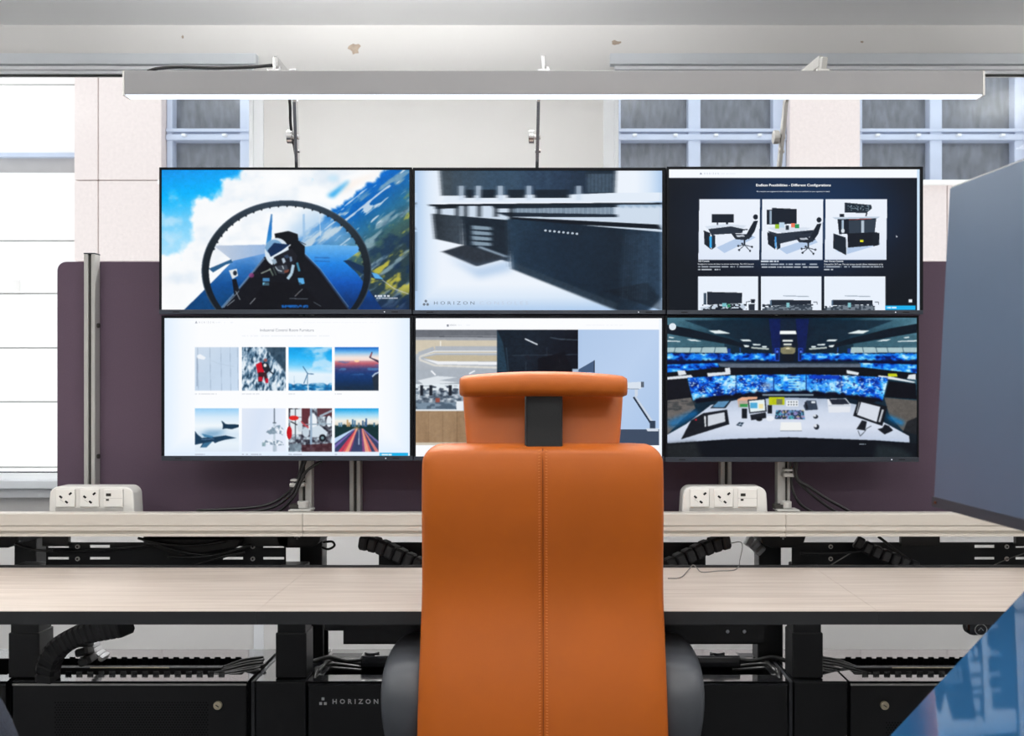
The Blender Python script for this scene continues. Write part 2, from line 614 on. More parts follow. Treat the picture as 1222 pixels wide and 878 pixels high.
# shallow tray below the middle desk
r = thing('cable_tray', 'black steel cable tray hung under the middle desk top', 'cable tray', (0, 2.1, .6))
t = MB()
t.box(wx(413, 2.12), wx(908, 2.12), 2.09, 2.096, wz(767, 2.1), DZ - .026)
t.box(wx(413, 2.12), wx(908, 2.12), 2.09, 2.19, wz(767, 2.1), wz(767, 2.1) + .003)
t.box(wx(413, 2.12), wx(908, 2.12), 2.184, 2.19, wz(767, 2.1), DZ - .03)
t.build('trough', 'black_steel', r)
MB().box(wx(389, 2.12), wx(414, 2.12), 2.1, 2.18, wz(753, 2.1), DZ - .026).build('end_bracket', 'black_steel', r, bevel=.004)
for px in (868, 888):
    c = at(px, 753, 2.089)
    MB().cyl((c.x, 2.086, c.z), (c.x, 2.09, c.z), .004, 10).build('screw', 'chrome', r)
# height control handset at the right
r = thing('control_handset', 'small black desk height handset with arrow button under the right desk', 'handset', at(1172, 750, 1.95))
c = at(1174, 750, 1.95)
MB().box(c.x - .03, c.x + .05, 1.95, 1.99, c.z - .016, DZ - .026).build('case', 'black_gloss', r, bevel=.012, seg=4)
MB().box(c.x - .05, c.x + .05, 1.97, 2.05, DZ - .036, DZ - .026).build('mount', 'black_steel', r)
a = MB()
rim = []
for q in range(25):
    t_ = 2 * math.pi * q / 24
    rim.append((c.x - .006 + .012 * math.cos(t_), 1.9492, c.z - .002 + .011 * math.sin(t_)))
a.tube(rim, .0008, 5)
a.tube([(c.x - .011, 1.9492, c.z - .004), (c.x - .006, 1.9492, c.z + .002), (c.x - .001, 1.9492, c.z - .004)], .0008, 5)
a.build('arrow_button', 'logo_grey', r)

# rail in three lengths
RY0, RY1 = 2.29, 2.325
RT, RB = wz(612.5, RY0), wz(640, RY0)
rs = (wx(361, RY0), wx(938, RY0))
for x0, x1, lab in ((-2.3, rs[0] - .0006, 'pale aluminium rail length behind the left desk'),
                    (rs[0] + .0006, rs[1] - .0006, 'pale aluminium rail length behind the orange chair'),
                    (rs[1] + .0006, 2.3, 'pale aluminium rail length behind the right desk')):
    r = thing('console_rail', lab, 'rail', ((x0 + x1) / 2, RY0, RB))
    zs = [wz(v, RY0) for v in (640, 637, 633, 628, 626.7, 612.5)]
    prof = [(RY0, zs[0]), (RY0, zs[1]), (RY0 + .008, zs[1] + .001), (RY0 + .008, zs[2] - .001), (RY0, zs[2]), (RY0, zs[3]),
            (RY0 + .003, zs[3]), (RY0 + .003, zs[4]), (RY0, zs[4]), (RY0, zs[5] - .002), (RY0 + .002, zs[5]), (RY1, zs[5]), (RY1, zs[0])]
    MB().prism(prof, x0, x1, 'yz').build('rail_profile', 'rail_alu', r)
    MB().box(max(x0, -2.2), min(x1, 2.2), RY1, 2.498, RT - .049, RT - .035).build('rear_shelf', 'black_steel', r)

# plum divider and its posts
YP = 2.50
x0, x1, z0, z1 = wx(68, YP), wx(1222, YP), wz(622, YP), wz(312, YP)
rad = .024
pts = [(x0, z0), (x1, z0)]
for k in range(9):
    a = math.pi / 2 * k / 8
    pts.append((x1 - rad + rad * math.cos(a), z1 - rad + rad * math.sin(a)))
for k in range(9):
    a = math.pi / 2 + math.pi / 2 * k / 8
    pts.append((x0 + rad + rad * math.cos(a), z1 - rad + rad * math.sin(a)))
dv = MB().prism(pts, YP, YP + .022).build('privacy_divider', 'plum_panel', bevel=.002)
tag(dv, 'long plum fabric divider panel with rounded corner behind the screens', 'divider panel')


def extrusion(parent, name, xc, y0, y1, w, za, zb, side_m='aluminium'):
    """slotted aluminium profile: two cheeks, a dark slot between"""
    m = MB()
    m.box(xc - w / 2, xc - w * .10, y0, y1, za, zb)
    m.box(xc + w * .14, xc + w / 2, y0, y1, za, zb)
    o = m.build(name, side_m, parent, bevel=.002)
    MB().box(xc - w * .1, xc + w * .14, y0 + .006, y1, za, zb - .001).build('slot', 'slot_dark', o)
    return o


for px, top, lab in ((106.5, 303, 'tall slotted aluminium post at the left end of the plum divider'),
                     (423.5, 400, 'slotted aluminium post under the lower left screen, nearer the chair'),
                     (866.5, 400, 'slotted aluminium post under the lower right screen, nearer the chair'),
                     (1180, 303, 'slotted aluminium post at the right end of the plum divider')):
    y0 = YP - .031
    xc = wx(px, y0)
    r = thing('divider_post', lab, 'post', (xc, y0 + .015, RT - .034), group='posts of the plum divider')
    extrusion(r, 'profile', xc, y0, YP - .001, .029, RT - .034, wz(top, y0))
    MB().box(xc - .0145, xc + .0145, y0, YP - .001, wz(top, y0), wz(top, y0) + .003).build('end_cap', 'case_grey', r)
    if px < 200:
        for py in (388, 545):
            z = wz(py, y0)
            MB().cyl((xc + .0145, y0 + .015, z), (xc + .019, y0 + .015, z), .006, 12).build('side_screw', 'slot_dark', r)

# monitor posts with clamp, knob and cable clip
YM = 2.40
for px, s, lab in ((364, -1, 'aluminium monitor post with cable clip under the lower left screen'),
                   (935.5, 1, 'aluminium monitor post with cable clip under the lower right screen')):
    xc = wx(px, YM)
    r = thing('monitor_post', lab, 'post', (xc, YM + .015, RT - .034), group='posts carrying the video wall')
    m = MB()
    m.box(xc - .016, xc + (.004 if s > 0 else -.007), YM, YM + .03, RT - .034, wz(215, YM))
    m.box(xc + (.009 if s > 0 else 0), xc + .016, YM, YM + .03, RT - .034, wz(215, YM))
    p = m.build('profile', 'aluminium', r, bevel=.002)
    MB().box(xc - .008, xc + .01, YM + .006, YM + .028, RT - .034, wz(216, YM)).build('slot', 'slot_dark', p)
    for py in (225, 350, 400, 530):
        z = wz(py, YM)
        MB().box(xc - .05, xc + .05, YM - .014, YM - .001, z - .02, z + .02).build('mount_plate', 'black_steel', r, bevel=.002)
    zt = RT + .001
    xk = wx(361 if s < 0 else 938.5, 2.34)
    MB().box(xk - .028, xk + .026, RY1 - .012, 2.36, zt, zt + .004).build('foot_clamp', 'aluminium', r, bevel=.001)
    MB().cyl((xk, 2.345, zt + .005), (xk, 2.345, zt + .021), .0135, 24).build('clamp_knob', 'plate_grey', r, bevel=.001)
    MB().box(xk - .03, xk - .008, 2.335, 2.36, zt + .004, zt + .014).build('clamp_block', 'slot_dark', r)
    xq = xc + s * .012
    zc_ = wz(577 if s < 0 else 565, YM - .02)
    cl = MB()
    cl.box(xq - .018, xq + .015, YM - .03, YM - .001, zc_ + .006, zc_ + .012)
    cl.box(xq - .02, xq + .015, YM - .03, YM - .001, zc_ - .008, zc_ + .002)
    cl.build('cable_clip', 'plate_grey', r, bevel=.003)


def spline(pts, n=10):
    pts = [Vector(p) for p in pts]
    P_ = [pts[0] * 2 - pts[1]] + pts + [pts[-1] * 2 - pts[-2]]
    out = []
    for i in range(1, len(P_) - 2):
        a, b, c, d = P_[i - 1], P_[i], P_[i + 1], P_[i + 2]
        for k in range(n):
            t = k / n
            out.append(.5 * ((2 * b) + (c - a) * t + (2 * a - 5 * b + 4 * c - d) * t * t + (3 * b - a - 3 * c + d) * t ** 3))
    out.append(pts[-1])
    return out


def cable(name, label, pts, r, m='cable_black', group=None, n=8):
    o = MB().tube(spline(pts, n), r, 8).build(name, m, smooth=True)
    return tag(o, label, 'cable', group)


YK = 2.376
cable('screen_cable', 'upper of the black cables drooping left from the lower left screen post',
      [at(362, 545, YK), at(358, 562, YK), at(353, 575, YK), at(344, 587, YK), at(325, 600, YK), at(295, 606, YK), at(235, 609, YK)], .0034, group='cables off the left post')
cable('screen_cable', 'middle of the black cables drooping left from the lower left screen post',
      [at(366, 545, YK - .006), at(361, 560, YK - .006), at(354, 578, YK - .006), at(347, 590, YK - .006), at(330, 603, YK - .006), at(310, 609, YK - .006), at(270, 615, YK - .006)], .0036, group='cables off the left post')
cable('screen_cable', 'lowest of the black cables drooping left from the lower left screen post',
      [at(384, 550, YK - .012), at(366, 562, YK - .012), at(357, 579, YK - .012), at(351, 592, YK - .012), at(338, 606, YK - .012), at(326, 614, YK - .012)], .0036, group='cables off the left post')
cable('screen_cable', 'innermost black cable drooping from the lower right screen post',
      [at(943, 545, YK), at(944, 568, YK), at(946, 585, YK), at(954, 600, YK), at(968, 610, YK), at(984, 616, YK)], .0034, group='cables off the right post')
cable('screen_cable', 'middle black cable drooping from the lower right screen post',
      [at(949, 545, YK - .006), at(949, 568, YK - .006), at(962, 584, YK - .006), at(978, 597, YK - .006), at(990, 606, YK - .006), at(1004, 614, YK - .006)], .0036, group='cables off the right post')
cable('screen_cable', 'outermost black cable drooping from the lower right screen post',
      [at(951, 545, YK - .012), at(951, 570, YK - .012), at(966, 581, YK - .012), at(985, 594, YK - .012), at(1003, 604, YK - .012), at(1020, 614, YK - .012)], .0038, group='cables off the right post')


# desk power modules
def power_module(px0, px1, label):
    Y = 2.345
    x0, x1 = wx(px0, Y), wx(px1, Y)
    zt = wz(580.5, Y)
    zb = RT - .034
    wd = x1 - x0
    r = thing('power_module', label, 'power socket', ((x0 + x1) / 2, Y, zb), group='white desk power modules')
    out = [(x0, zb)]
    rr = .022
    for k in range(9):
        a = math.pi - math.pi / 2 * k / 8
        out.append((x0 + .004 + rr + rr * math.cos(a), zt - rr + rr * math.sin(a)))
    for k in range(9):
        a = math.pi / 2 - math.pi / 2 * k / 8
        out.append((x1 - .004 - rr + rr * math.cos(a), zt - rr + rr * math.sin(a)))
    out.append((x1, zb))
    MB().prism(out, Y, Y + .055).build('housing', 'white_plastic', r, bevel=.004, seg=3)
    f0 = px0 + 10.5
    zz1, zz0 = wz(583.5, Y), wz(604.6, Y)
    MB().box(wx(f0 - 1, Y), wx(px1 - 14, Y), Y - .0012, Y + .001, zz0 - .014, zz0 - .003).build('lower_strip', 'plate_grey', r)
    for q in range(3):
        a, b = wx(f0 + 28.5 * q, Y), wx(f0 + 28.5 * q + 22.5, Y)
        pl = MB().box(a, b, Y - .004, Y + .001, zz0, zz1).build('socket_plate' if q < 2 else 'usb_plate', 'plate_plastic', r, bevel=.001)
        MB().box(b + .001, b + .0016, Y - .001, Y + .001, zz0, zz1).build('gap_line', 'plate_grey', r)
        if q < 2:
            for u, v, ang in ((.27, .57, .65), (.77, .75, -.7), (.57, .28, .65)):
                cx_, cz_ = a + (b - a) * u, zz0 + (zz1 - zz0) * v
                MB().obox((cx_, Y - .0042, cz_), (.0078, .001, .0046), (0, ang, 0)).build('pin_slot', 'hole', pl)
            MB().obox((a + (b - a) * .33, Y - .0042, zz0 + (zz1 - zz0) * .35), (.010, .0006, .0009), (0, .65, 0)).build('shutter_mark', 'plate_grey', pl)
        else:
            for v, w_ in ((.61, .012), (.35, .007)):
                MB().box(a + .006, a + .006 + w_, Y - .0045, Y - .003, zz0 + (zz1 - zz0) * v, zz0 + (zz1 - zz0) * v + .0055 * w_ / .012 + .0015).build('usb_port', 'slot_dark', pl)
            MB().box(a, b, Y - .0043, Y - .0038, zz0 + (zz1 - zz0) * .49, zz0 + (zz1 - zz0) * .49 + .0006).build('plate_split', 'plate_grey', pl)


power_module(57, 161, 'white desk socket module at the far left of the rail')
power_module(813, 917, 'white desk socket module between the chair and the right post')

# steel cross members seen in the gap between rail and desk
def crossbar(xa, xb, label, screws, slots):
    Y = 2.46
    r = thing('crossbar', label, 'crossbar', ((xa + xb) / 2, Y, .62), group='slotted black cross members')
    za, zb = .60, wz(647, Y)
    rows_ = sorted(slots)
    m = MB()
    zs = [wz(653.5, Y), wz(650, Y), wz(667.5, Y), wz(664.5, Y)]
    # plate cut into bands around the slots
    m.box(xa, xb, Y, Y + .003, zs[1], zb)
    m.box(xa, xb, Y, Y + .003, zs[3], zs[0])
    m.box(xa, xb, Y, Y + .003, za, zs[2])
    for lo, hi in ((zs[0], zs[1]), (zs[2], zs[3])):
        x = xa
        for s0, s1 in rows_:
            m.box(x, s0, Y, Y + .003, lo, hi)
            x = s1
        m.box(x, xb, Y, Y + .003, lo, hi)
    m.box(xa, xb, Y, Y + .04, za, za + .003)
    m.build('slotted_plate', 'black_steel', r)
    for px in screws:
        for py in (652, 666.5):
            c = at(px, py, Y)
            s_ = MB().cyl((c.x, Y - .004, c.z), (c.x, Y, c.z), .0058, 16).build('screw', 'plate_plastic', r, bevel=.001)
            MB().cyl((c.x, Y - .0046, c.z), (c.x, Y - .0035, c.z), .0028, 6).build('hex_recess', 'slot_dark', s_)
    return r


W = lambda p: wx(p, 2.46)
crossbar(W(55), W(341), 'slotted black cross member below the left rail, nearest the sockets', (93, 302), [(W(57), W(82)), (W(107), W(131)), (W(266), W(290)), (W(314), W(339))])
crossbar(W(452), W(842), 'slotted black cross member below the rail, mostly behind the chair', (), [(W(540), W(560)), (W(740), W(760))])
crossbar(W(945), W(1290), 'slotted black cross member below the right rail', (991, 1201), [(W(1163), W(1187)), (W(1212), W(1236))])
# upper hook tabs of the cross members
for xa, xb, lab in ((55, 86, 'left'), (175, 346, 'left inner'), (1072, 1118, 'right inner'), (1208, 1290, 'far right')):
    o = MB().box(W(xa), W(xb), 2.44, 2.455, wz(651, 2.45), RT - .049).build('hanger_plate', 'black_steel', bevel=.001)
    tag(o, 'black hanger plate under the rail, %s one' % lab, 'bracket', 'hanger plates under the rail')

# rear lift columns under the rail
for px, lab in ((30, 'black lift column below the rail at the far left'), (371, 'black lift column below the rail seam left of the chair'),
                (919, 'black lift column below the rail seam right of the chair')):
    Y = 2.58
    xc = wx(px, Y)
    r = thing('lift_column', lab, 'column', (xc, Y, TOPZ), group='rear lift columns')
    MB().box(xc - .03, xc + .03, Y, Y + .06, TOPZ + .002, RT - .072).build('tube', 'black_steel', r, bevel=.003)
    MB().box(xc + .0305, xc + .034, Y + .004, Y + .056, TOPZ + .002, .64).build('side_cover', 'link_grey', r)
    MB().box(xc - .034, xc + .034, Y - .003, Y + .063, TOPZ + .002, .60).build('sleeve', 'black_steel', r, bevel=.003)
    m = MB()
    m.loft([[(xc + a * w_, 2.50 + b * .12, z) for a, b in ((-1, -.5), (1, -.5), (1, .9), (-1, .9))]
            for w_, z in ((.03, RT - .108), (.052, RT - .098), (.06, RT - .073), (.062, RT - .05))])
    m.build('head_casting', 'black_matt', r, bevel=.004)
    for q in (-.03, .012):
        MB().box(xc + q, xc + q + .009, 2.437, 2.44, RT - .066, RT - .06).build('bolt', 'chrome', r)
    cr = MB().box(xc - .008, xc + .006, 2.436, 2.439, RT - .081, RT - .077)
    cr.box(xc - .003, xc + .001, 2.436, 2.439, RT - .086, RT - .072)
    cr.build('cross_mark', 'link_grey', r)


# vertebra cable guides: a string of links
def cable_spine(label, pts, w0, h, m='link_black', n=3):
    path = spline(pts, 12)
    # even spacing
    seg = [0]
    for i in range(1, len(path)):
        seg.append(seg[-1] + (path[i] - path[i - 1]).length)
    cnt = max(3, int(seg[-1] / (h * 1.02)))
    r = thing('cable_spine', label, 'cable guide', tuple(path[0]), group='vertebra cable guides')
    for k in range(cnt):
        d = (k + .5) / cnt * seg[-1]
        i = next(q for q in range(1, len(seg)) if seg[q] >= d)
        t = (d - seg[i - 1]) / max(1e-6, seg[i] - seg[i - 1])
        p = path[i - 1].lerp(path[i], t)
        dr = (path[i] - path[i - 1]).normalized()
        u = Vector((0, 1, 0))
        u = (u - dr * u.dot(dr)).normalized()
        v = dr.cross(u)
        hw = w0 / 2
        ring = lambda s_, o_: [p + dr * o_ + v * (a * hw * s_) + u * (b * .022 * s_) for a, b in ((-1, -.7), (-.7, -1), (.7, -1), (1, -.7), (1, .7), (.7, 1), (-.7, 1), (-1, .7))]
        MB().loft([ring(.8, -h * .5), ring(1.0, -h * .32), ring(1.0, h * .30), ring(.86, h * .46)]).build('link', m, r)
    return r


Y = 2.36
cable_spine('black vertebra cable guide sloping down in the gap left of the chair',
            [at(432, 646, 2.42), at(455, 652, 2.40), at(480, 664, 2.38), at(505, 676, 2.37)], .036, .024)
cable_spine('black vertebra cable guide sloping down in the gap right of the chair',
            [at(868, 645, 2.42), at(845, 652, 2.40), at(820, 664, 2.38), at(795, 676, 2.37)], .036, .024)
cable_spine('black vertebra cable guide sloping down below the right rail',
            [at(1020, 645, 2.42), at(1038, 655, 2.41), at(1062, 665, 2.40), at(1095, 678, 2.39)], .032, .02)
cable_spine('thick black vertebra cable guide arching under the left desk',
            [at(57, 812, 2.43), at(58, 795, 2.42), at(66, 777, 2.40), at(84, 763, 2.36), at(110, 753, 2.30), at(150, 745, 2.22)], .050, .026)
cable_spine('thin grey vertebra cable guide curling behind the left cabinet',
            [at(112, 766, 2.55), at(114, 773, 2.55), at(119, 780, 2.55), at(127, 785, 2.55)], .016, .012, 'link_grey')
cable_spine('black vertebra cable guide dropping into the left cabinet',
            [at(104, 752, 2.47), at(101, 765, 2.47), at(101, 778, 2.46), at(106, 792, 2.46)], .034, .02)
cable_spine('grey vertebra cable guide hanging right of the chair below the rail',
            [at(890, 643, 2.5), at(898, 648, 2.5), at(905, 655, 2.5), at(909, 659, 2.5)], .028, .014, 'link_grey')

# loose leads
def on_desk(px, py):
    Y = (CZ - DZ - .0014) * F / (py - PY)
    return at(px, py, Y)


cable('grey_cable', 'thin grey cable lying on the desk right of the chair',
      [on_desk(797, 690), on_desk(812, 689), at(822, 679.5, 2.235), at(827, 674, 2.24), at(832, 678, 2.235), on_desk(838, 682.5),
       on_desk(858, 681), on_desk(875, 680.3), at(881.5, 675.5, 2.277), at(883, 668, 2.30), at(886, 652, 2.31), at(883, 646.5, 2.33), at(872, 648, 2.36)], .0011, 'cable_grey')
cable('looped_cable', 'black looped lead beside the lift column left of the chair', [at(384, 653, 2.4), at(392, 655, 2.38), at(399, 651, 2.38), at(396, 646, 2.4), at(386, 647, 2.42)], .003)
random.seed(5)
for lab, px0, py0, px1, py1, sag in (
        ('black cable sagging beside the far left column under the rail', 18, 648, 62, 657, 6),
        ('black cable crossing the left cross member', 62, 657, 190, 650, 5),
        ('first black cable bundled in the gap under the left rail', 165, 642, 270, 645, 14),
        ('second black cable bundled in the gap under the left rail', 180, 646, 262, 662, 10),
        ('third black cable bundled in the gap under the left rail', 200, 664, 300, 650, 12),
        ('black cable with loose end by the left rail seam', 230, 676, 292, 659, -4),
        ('thin cable curving over the far right cross member', 1178, 678, 1240, 656, -5),
        ('thin cable below the right rail near its seam', 985, 678, 1018, 658, 0),
        ('black cable stretched under the right rail seam', 955, 660, 1030, 657, 3),
        ('straight black strut cable under the right rail', 1048, 640, 1098, 678, 0)):
    yy = 2.40 if 'cross' not in lab else 2.445
    pts = []
    for q in range(5):
        t = q / 4
        pts.append(at(px0 + (px1 - px0) * t, py0 + (py1 - py0) * t + sag * 4 * t * (1 - t) * .5, yy - .01 * math.sin(3 * t)))
    cable('loose_cable', lab, pts, .0035 if 'thin' not in lab else .0014, 'cable_black' if 'thin' not in lab else 'cable_grey', group='loose leads under the rail')
# junction box clutter below the left rail
o = MB().prism([(wx(168, 2.42), wz(642, 2.42)), (wx(290, 2.42), wz(642, 2.42)), (wx(285, 2.42), wz(652, 2.42)), (wx(214, 2.42), wz(664, 2.42)), (wx(205, 2.42), wz(660, 2.42))], 2.405, 2.435).build('cable_bag', 'black_matt', bevel=.003)
tag(o, 'black cable basket hanging below the left rail', 'cable basket')


# ------------------------------------------------------------------ floor cabinets
def cabinet(px0, px1, label, lock=None, perf=None, logo=None, comb=True, open_=(.055, .17)):
    x0, x1 = wx(px0, YC), wx(px1, YC)
    yb = wx(1, 1) * 0 + 2.70
    r = thing('cable_cabinet', label, 'cabinet', ((x0 + x1) / 2, YC, 0), group='black floor cabinets')
    m = MB()
    m.box(x0, x1, yb - .018, yb, .02, TOPZ - .002)
    m.box(x0, x0 + .018, YC + .02, yb - .018, .02, TOPZ - .002)
    m.box(x1 - .018, x1, YC + .02, yb - .018, .02, TOPZ - .002)
    m.box(x0, x1, YC + .02, yb, .001, .02)
    m.build('carcass', 'black_steel', r)
    dr = MB().box(x0 + .002, x1 - .002, YC, YC + .018, .03, TOPZ - .004).build('front_panel', 'black_steel', r, bevel=.003)
    ya, yz = YC + open_[0], YC + open_[1]
    MB().box(x0, x1, YC + .002, ya, TOPZ - .002, TOPZ).build('top_front', 'black_gloss', r)
    MB().box(x0, x1, yz + .03, yb, TOPZ - .002, TOPZ).build('top_rear', 'black_gloss', r)
    MB().box(x0, x0 + .03, ya, yz + .03, TOPZ - .002, TOPZ).build('top_side', 'black_gloss', r)
    MB().box(x1 - .03, x1, ya, yz + .03, TOPZ - .002, TOPZ).build('top_side', 'black_gloss', r)
    MB().box(x0 + .002, x1 - .002, YC - .002, YC + .003, TOPZ - .010, TOPZ - .005).build('front_lip', 'aluminium' if lock else 'black_gloss', r)
    if comb:
        n = int((x1 - x0 - .1) / .028)
        for yy, h in ((ya + .003, .008), (yz + .025, .006)):
            for q in range(n):
                xx = x0 + .05 + q * .028
                MB().box(xx, xx + .016, yy - .002, yy, TOPZ - .02, TOPZ - .02 + .02 + h).build('comb_tooth', 'black_gloss', r, bevel=.001)
        c = MB().box(x0 + .05, x1 - .1, ya + .05, ya + .07, TOPZ - .02, TOPZ + .003)
        c.build('cable_duct', 'black_matt', r)
        MB().box(x0 + .25 * (x1 - x0), x0 + .6 * (x1 - x0), ya + .049, ya + .0505, TOPZ + .002, TOPZ + .004).build('duct_edge', 'brass', r)
    if lock:
        c = at(lock[0], lock[1], YC)
        lk = MB().cyl((c.x, YC - .008, c.z), (c.x, YC + .002, c.z), .0105, 24).build('cam_lock', 'brass', dr, bevel=.0015)
        MB().obox((c.x, YC - .0084, c.z), (.009, .001, .002), (0, .6, 0)).build('key_slot', 'slot_dark', dr)
    if perf:
        m = MB()
        a0, b0, a1, b1 = perf
        st = 3.4
        rowsn = int((b1 - b0) / (st * .87))
        for j in range(rowsn):
            for i in range(int((a1 - a0) / st)):
                px = a0 + i * st + (st / 2 if j % 2 else 0)
                c = at(px, b0 + j * st * .87, YC)
                rr = .0022
                vs = [(c.x + rr * math.cos(q * math.pi / 3), YC - .0004, c.z + rr * math.sin(q * math.pi / 3)) for q in range(6)]
                m.add(vs, [(0, 1, 2, 3, 4, 5)])
        o = m.build('perforation', 'hole', dr)
        o['kind'] = 'stuff'
    if logo:
        m = MB()
        c0, c1 = at(logo[0], logo[1], YC), at(logo[2], logo[1], YC)
        vs, fs = text_mesh('HORIZON', c1.x - c0.x, .0125, bold=.03, spacing=1.75)
        m.add([(v[0] + c0.x, YC - .0008, v[2] + c0.z) for v in vs], fs)
        m.build('lettering', 'logo_grey', dr, fix=False)
        for px, py in ((385.5, 834.6), (382.8, 840.2), (388.3, 840.2)):
            c = at(px + logo[0] - 396.9, py + logo[1] - 839.7 - 1.0, YC)
            g = .0036
            MB().box(c.x - g, c.x + g, YC - .0012, YC - .0002, c.z - g, c.z + g).build('logo_block', 'logo_grey', dr, bevel=.002)
    return r


cabinet(-420, 8, 'black floor cabinet at the left picture edge behind the dark chair', comb=False)
cabinet(14, 295, 'black floor cabinet with perforated front and round lock, left of the chair', lock=(260.5, 841), perf=(66, 838, 252, 905))
cabinet(367, 941, 'black floor cabinet with HORIZON lettering behind the orange chair', logo=(396.9, 839.7, 451.6), comb=False)
cabinet(1014, 1290, 'black floor cabinet with round lock below the right desk', lock=(1055, 841), perf=(1058, 862, 1240, 910))
for a, b, lab in ((305, 365, 'narrow black pedestal under the left leg of the middle desk'), (948, 1011, 'narrow black pedestal under the right leg of the middle desk')):
    x0, x1 = wx(a, YC), wx(b, YC)
    r = thing('pedestal', lab, 'pedestal', ((x0 + x1) / 2, YC, 0), group='narrow black pedestals')
    MB().box(x0, x1, YC, YC + .29, .001, TOPZ - .002).build('body', 'black_steel', r, bevel=.003)
    MB().box(x0, x1, YC + .002, YC + .29, TOPZ - .002, TOPZ).build('top_plate', 'black_gloss', r)
    MB().box(x0 - .012, x0 - .004, YC + .004, YC + .28, .001, TOPZ - .002).build('side_strip', 'case_grey', r)
# upstand and power strip in the open top of the middle cabinet
o = MB().box(wx(397, 2.66), wx(900, 2.66), 2.62, 2.66, TOPZ + .001, wz(783, 2.64)).build('cable_upstand', 'black_steel', bevel=.002)
tag(o, 'low black upstand along the back of the middle cabinet', 'upstand')
for xa, xb, s, lab in ((430, 520, -1, 'black power strip on the middle cabinet, left of the chair'), (800, 884, 1, 'black power strip with round button on the middle cabinet, right of the chair')):
    yy = 2.52
    r = thing('power_strip', lab, 'power strip', (wx((xa + xb) / 2, yy), yy, TOPZ))
    MB().box(wx(xa, yy), wx(xb, yy), yy, yy + .05, TOPZ + .001, TOPZ + .032).build('body', 'black_gloss', r, bevel=.005, seg=3)
    xm = wx(xa + 12, yy) if s < 0 else wx(858, yy)
    MB().cyl((xm, yy + .024, TOPZ + .0325), (xm, yy + .024, TOPZ + .038), .02, 24).build('round_button', 'black_gloss', r, bevel=.002)
    e = wx(xa, yy) if s < 0 else wx(xb, yy)
    MB().tube(spline([(e, yy + .025, TOPZ + .016), (e + s * .04, yy + .02, TOPZ + .014), (e + s * .09, yy + .03, TOPZ + .02), (e + s * .13, yy + .02, TOPZ + .012)]), .006, 8).build('lead', 'cable_black', r, smooth=True)
# cable bundles in the open tops
for base, sg, grp in (((300, 790), -1, 'left'), ((990, 790), 1, 'right')):
    random.seed(11 + sg)
    names = ['top', 'second', 'third', 'fourth', 'fifth', 'lowest']
    for q in range(6):
        xx0 = base[0] + sg * (-14 + random.uniform(-4, 4))
        pts = [at(xx0 - sg * -26, 789 + q * 2.3, 2.60 - .015 * q), at(xx0, 784 + q * 3.0, 2.56 - .015 * q),
               at(xx0 + sg * 22, 787 + q * 3.2, 2.55 - .012 * q), at(xx0 + sg * 45, 795 + q * 2.2, 2.54 - .012 * q), at(xx0 + sg * 62, 802 + q * 1.0, 2.53 - .01 * q)]
        cable('bundled_cable', '%s cable of the bundle in the open top of the %s cabinet' % (names[q], grp), pts, .0035, group='bundle in the %s cabinet' % grp)
for px, lab in ((372, 'left'), (934, 'right')):
    random.seed(px)
    for q, nm in enumerate(('front', 'middle', 'rear')):
        s = 1 if px < 600 else -1
        cable('drop_cable', '%s black cable dropping beside the %s leg of the middle desk' % (nm, lab),
              [at(px + s * 60, 800 - q * 4, 2.56 + .012 * q), at(px + s * 25, 797 - q * 5, 2.55 + .012 * q), at(px + s * (6 + 3 * q), 797, 2.50), at(px + s * 4, 806, 2.455 + .012 * q), at(px + s * (3 - q * 3), 812, 2.44 + .012 * q)], .005, group='drop cables by the desk legs')

# ------------------------------------------------------------------ linear light above the screens
YL = 2.01
lx0, lx1 = wx(146, YL), wx(1175.5, YL)
zt, zb = wz(84, YL), wz(114, YL)
r = thing('linear_light', 'long grey linear light bar hung above the video wall', 'light', ((lx0 + lx1) / 2, YL, zb))
MB().box(lx0 + .004, lx1 - .004, YL, YL + .032, zb + .003, zt).build('housing', 'bar_paint', r, bevel=.0015)
MB().box(lx0, lx0 + .004, YL, YL + .032, zb + .001, zt).build('end_cap', 'white_plastic', r)
MB().box(lx1 - .004, lx1, YL, YL + .032, zb + .001, zt).build('end_cap', 'white_plastic', r)
MB().box(lx0 + .006, lx1 - .006, YL + .001, YL + .026, zb - .0005, zb + .003).build('diffuser', 'bar_diffuser', r)
ld = bpy.data.lights.new('bar_lamp', 'AREA')
ld.shape = 'RECTANGLE'
ld.size, ld.size_y = lx1 - lx0 - .02, .022
ld.energy = BAR_W
ld.color = (.92, .96, 1.0)
lo = bpy.data.objects.new('bar_lamp', ld)
COL.objects.link(lo)
lo.location = ((lx0 + lx1) / 2, YL + .0135, zb - .004)
